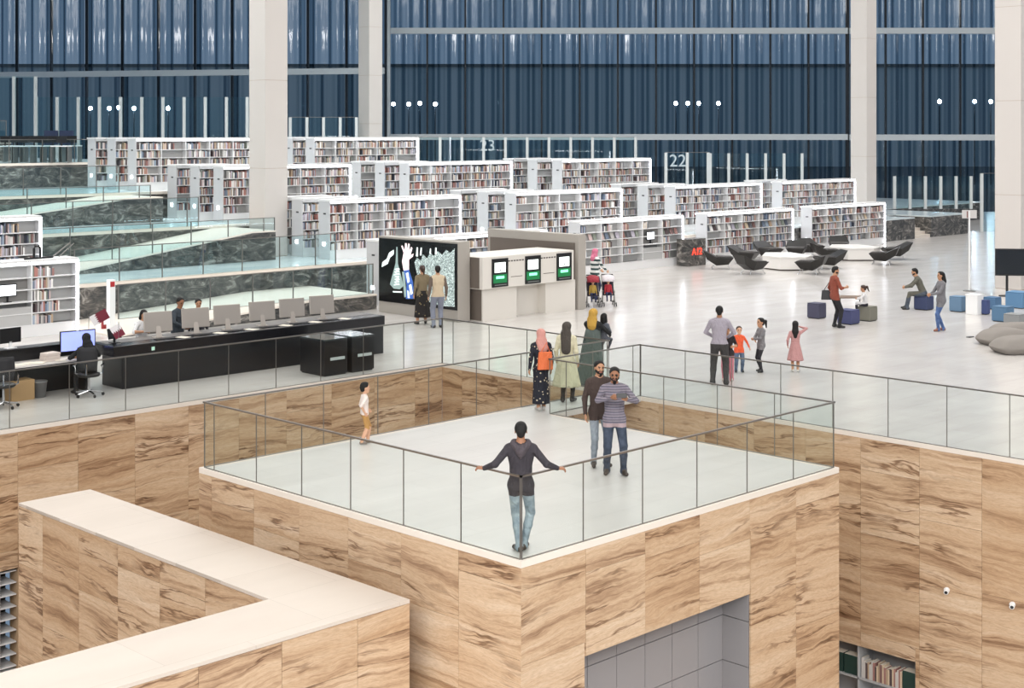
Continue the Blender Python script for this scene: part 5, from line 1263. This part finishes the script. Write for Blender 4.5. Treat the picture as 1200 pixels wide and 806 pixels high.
# 20 adult with the strollers
p20 = G(697, 351); p20.z = .004
GST = knit_stripes('green_white_stripes', [(0, '#e6e8e6'), (.5, '#e6e8e6'), (.55, '#2f4a4c'), (.95, '#2f4a4c')], 6.5)
f20 = person('adult in a green and white striped top standing behind the strollers', p20, 60, 1.70, GST, cloth('navy_trousers', '#2b2f4a'), 'fair', SHOE, HAIRB, 'none', 'long', hands=((-.2,.36,1.02),(.2,.36,1.02)), elbow=((-.5,-.8,-.4),(.5,-.8,-.4)), res=.014, wd=1.15)
hijab(f20, cloth('pink_scarf', '#d77a96'), .05)
# staff
D0 = DT
f22 = person('staff member in a white shirt and black cap behind the information desk', (RX(165,30.55),30.55,.004), 130, 1.66, cloth('white_shirt', '#e9e9ea'), cloth('staff_trousers', '#2c2c30'), 'tan', SHOE, HAIRB, 'bob', 'short', pelvis=(0,0,.80), lean=(0,.06), feet=((-.14,.2),(.14,.2)), hands=((-.18,.42,1.12),(.2,.42,1.12)), elbow=((-1,-.3,-.4),(1,-.3,-.4)), head=(10,22), res=.014)
f23 = person('staff member in a dark slate shirt standing behind the information desk', (RX(208,30.5),30.5,.004), 120, 1.72, cloth('dark_slate_shirt', '#3c444c'), cloth('staff_trousers', '#2c2c30'), 'brown', SHOE, HAIRB, 'short', 'long', hands=((-.2,.36,1.1),(.2,.38,1.1)), elbow=((-1,-.3,-.4),(1,-.3,-.4)), head=(10,15), res=.014, lean=(0,.04))
f24 = person('staff member with tied hair mostly hidden by the second monitor', (RX(232,30.6),30.6,.004), 150, 1.62, cloth('charcoal_top', '#3a3a40'), cloth('staff_trousers', '#2c2c30'), 'tan', SHOE, HAIRB, 'bun', 'long', head=(0,10), res=.016)
# seated staff member at the left (black headscarf)
f21 = person('seated staff member in a black robe and headscarf at the staff desk', (CH1.x+.03, CH1.y+.05, 0), -40, 1.64, BLK, BLK, 'tan', SHOE, HAIRB, 'none', 'long', pelvis=(0,-.02,.62), lean=(0,.10), feet=((-.13,.42),(.13,.42)), hands=((-.2,.40,.86),(.18,.42,.86)), elbow=((-1,-.3,-.4),(1,-.3,-.4)), head=(20,8), res=.013)
hijab(f21, cloth('black_scarf', '#18181b'), .1)

# twin strollers with toddlers
def stroller(p, rz, label, hood_m, seat_m):
    r = thing('stroller', label, 'stroller', p, rz, 'twin strollers')
    for sx in (-1, 1):
        for sy in (.28, -.3):
            for dx in (-.03, .03): MB().tube([(sx*.2+dx-.012,sy,.07),(sx*.2+dx+.012,sy,.07)], .07, 12).build('wheel', BLACKP, r)
        MB().tube([(sx*.2,.28,.09),(sx*.19,-.28,.62),(sx*.19,-.46,.98)], .014, 6).build('frame_tube', STEEL, r); MB().tube([(sx*.2,-.3,.09),(sx*.19,.1,.5)], .014, 6).build('frame_tube', STEEL, r)
    MB().tube([(-.19,-.46,.98),(.19,-.46,.98)], .018, 8).build('handle', BLACKP, r)
    b = MB(); b.add([(-.18,.2,.36),(.18,.2,.36),(.18,-.1,.32),(-.18,-.1,.32),(-.18,-.3,.78),(.18,-.3,.78)], [(0,1,2,3),(3,2,5,4)]); so = b.build('seat', seat_m, r); so.modifiers.new('t', 'SOLIDIFY').thickness = .03
    h = MB(); n = 6; vs = []
    for i in range(n+1):
        a = math.radians(20+110*i/n)
        for s_ in (-1,-.5,0,.5,1): vs.append((s_*.2, -.18+.3*math.cos(a)*(1-.15*s_*s_), .70+.3*math.sin(a)*(1-.15*s_*s_)))
    h.add(vs, [(i*5+k, i*5+k+1, (i+1)*5+k+1, (i+1)*5+k) for i in range(n) for k in range(4)]); ho = h.build('canopy', hood_m, r, True); ho.modifiers.new('t', 'SOLIDIFY').thickness = .012
    return r
s1 = G(695, 359); s2 = G(713, 358)
ang = math.radians(-45-178)
stroller(s1, ang, 'left stroller with a red canopy before the striped adult', cloth('red_canopy', '#9c3440'), cloth('dark_seat', '#2e2c3a'))
stroller(s2, ang, 'right stroller with a white canopy before the striped adult', cloth('white_canopy', '#dcd4d8'), cloth('dark_seat', '#2e2c3a'))
for p_, lb, c_ in ((s1, 'toddler in a yellow vest sitting in the left stroller', '#b89a4a'), (s2, 'toddler in a red jacket sitting in the right stroller', '#b0323c')):
    person(lb, (p_.x, p_.y, .10), 178, .86, cloth('toddler_'+c_.strip('#'), c_), cloth('navy_toddler_pants', '#2b3355'), 'fair', SHOE, HAIRBR, 'short', 'long', hs=1.5, pelvis=(0,-.10,.66), feet=((-.13,.42),(.13,.42)), feet_z=(.12,.12), lean=(0,-.06), res=.012)
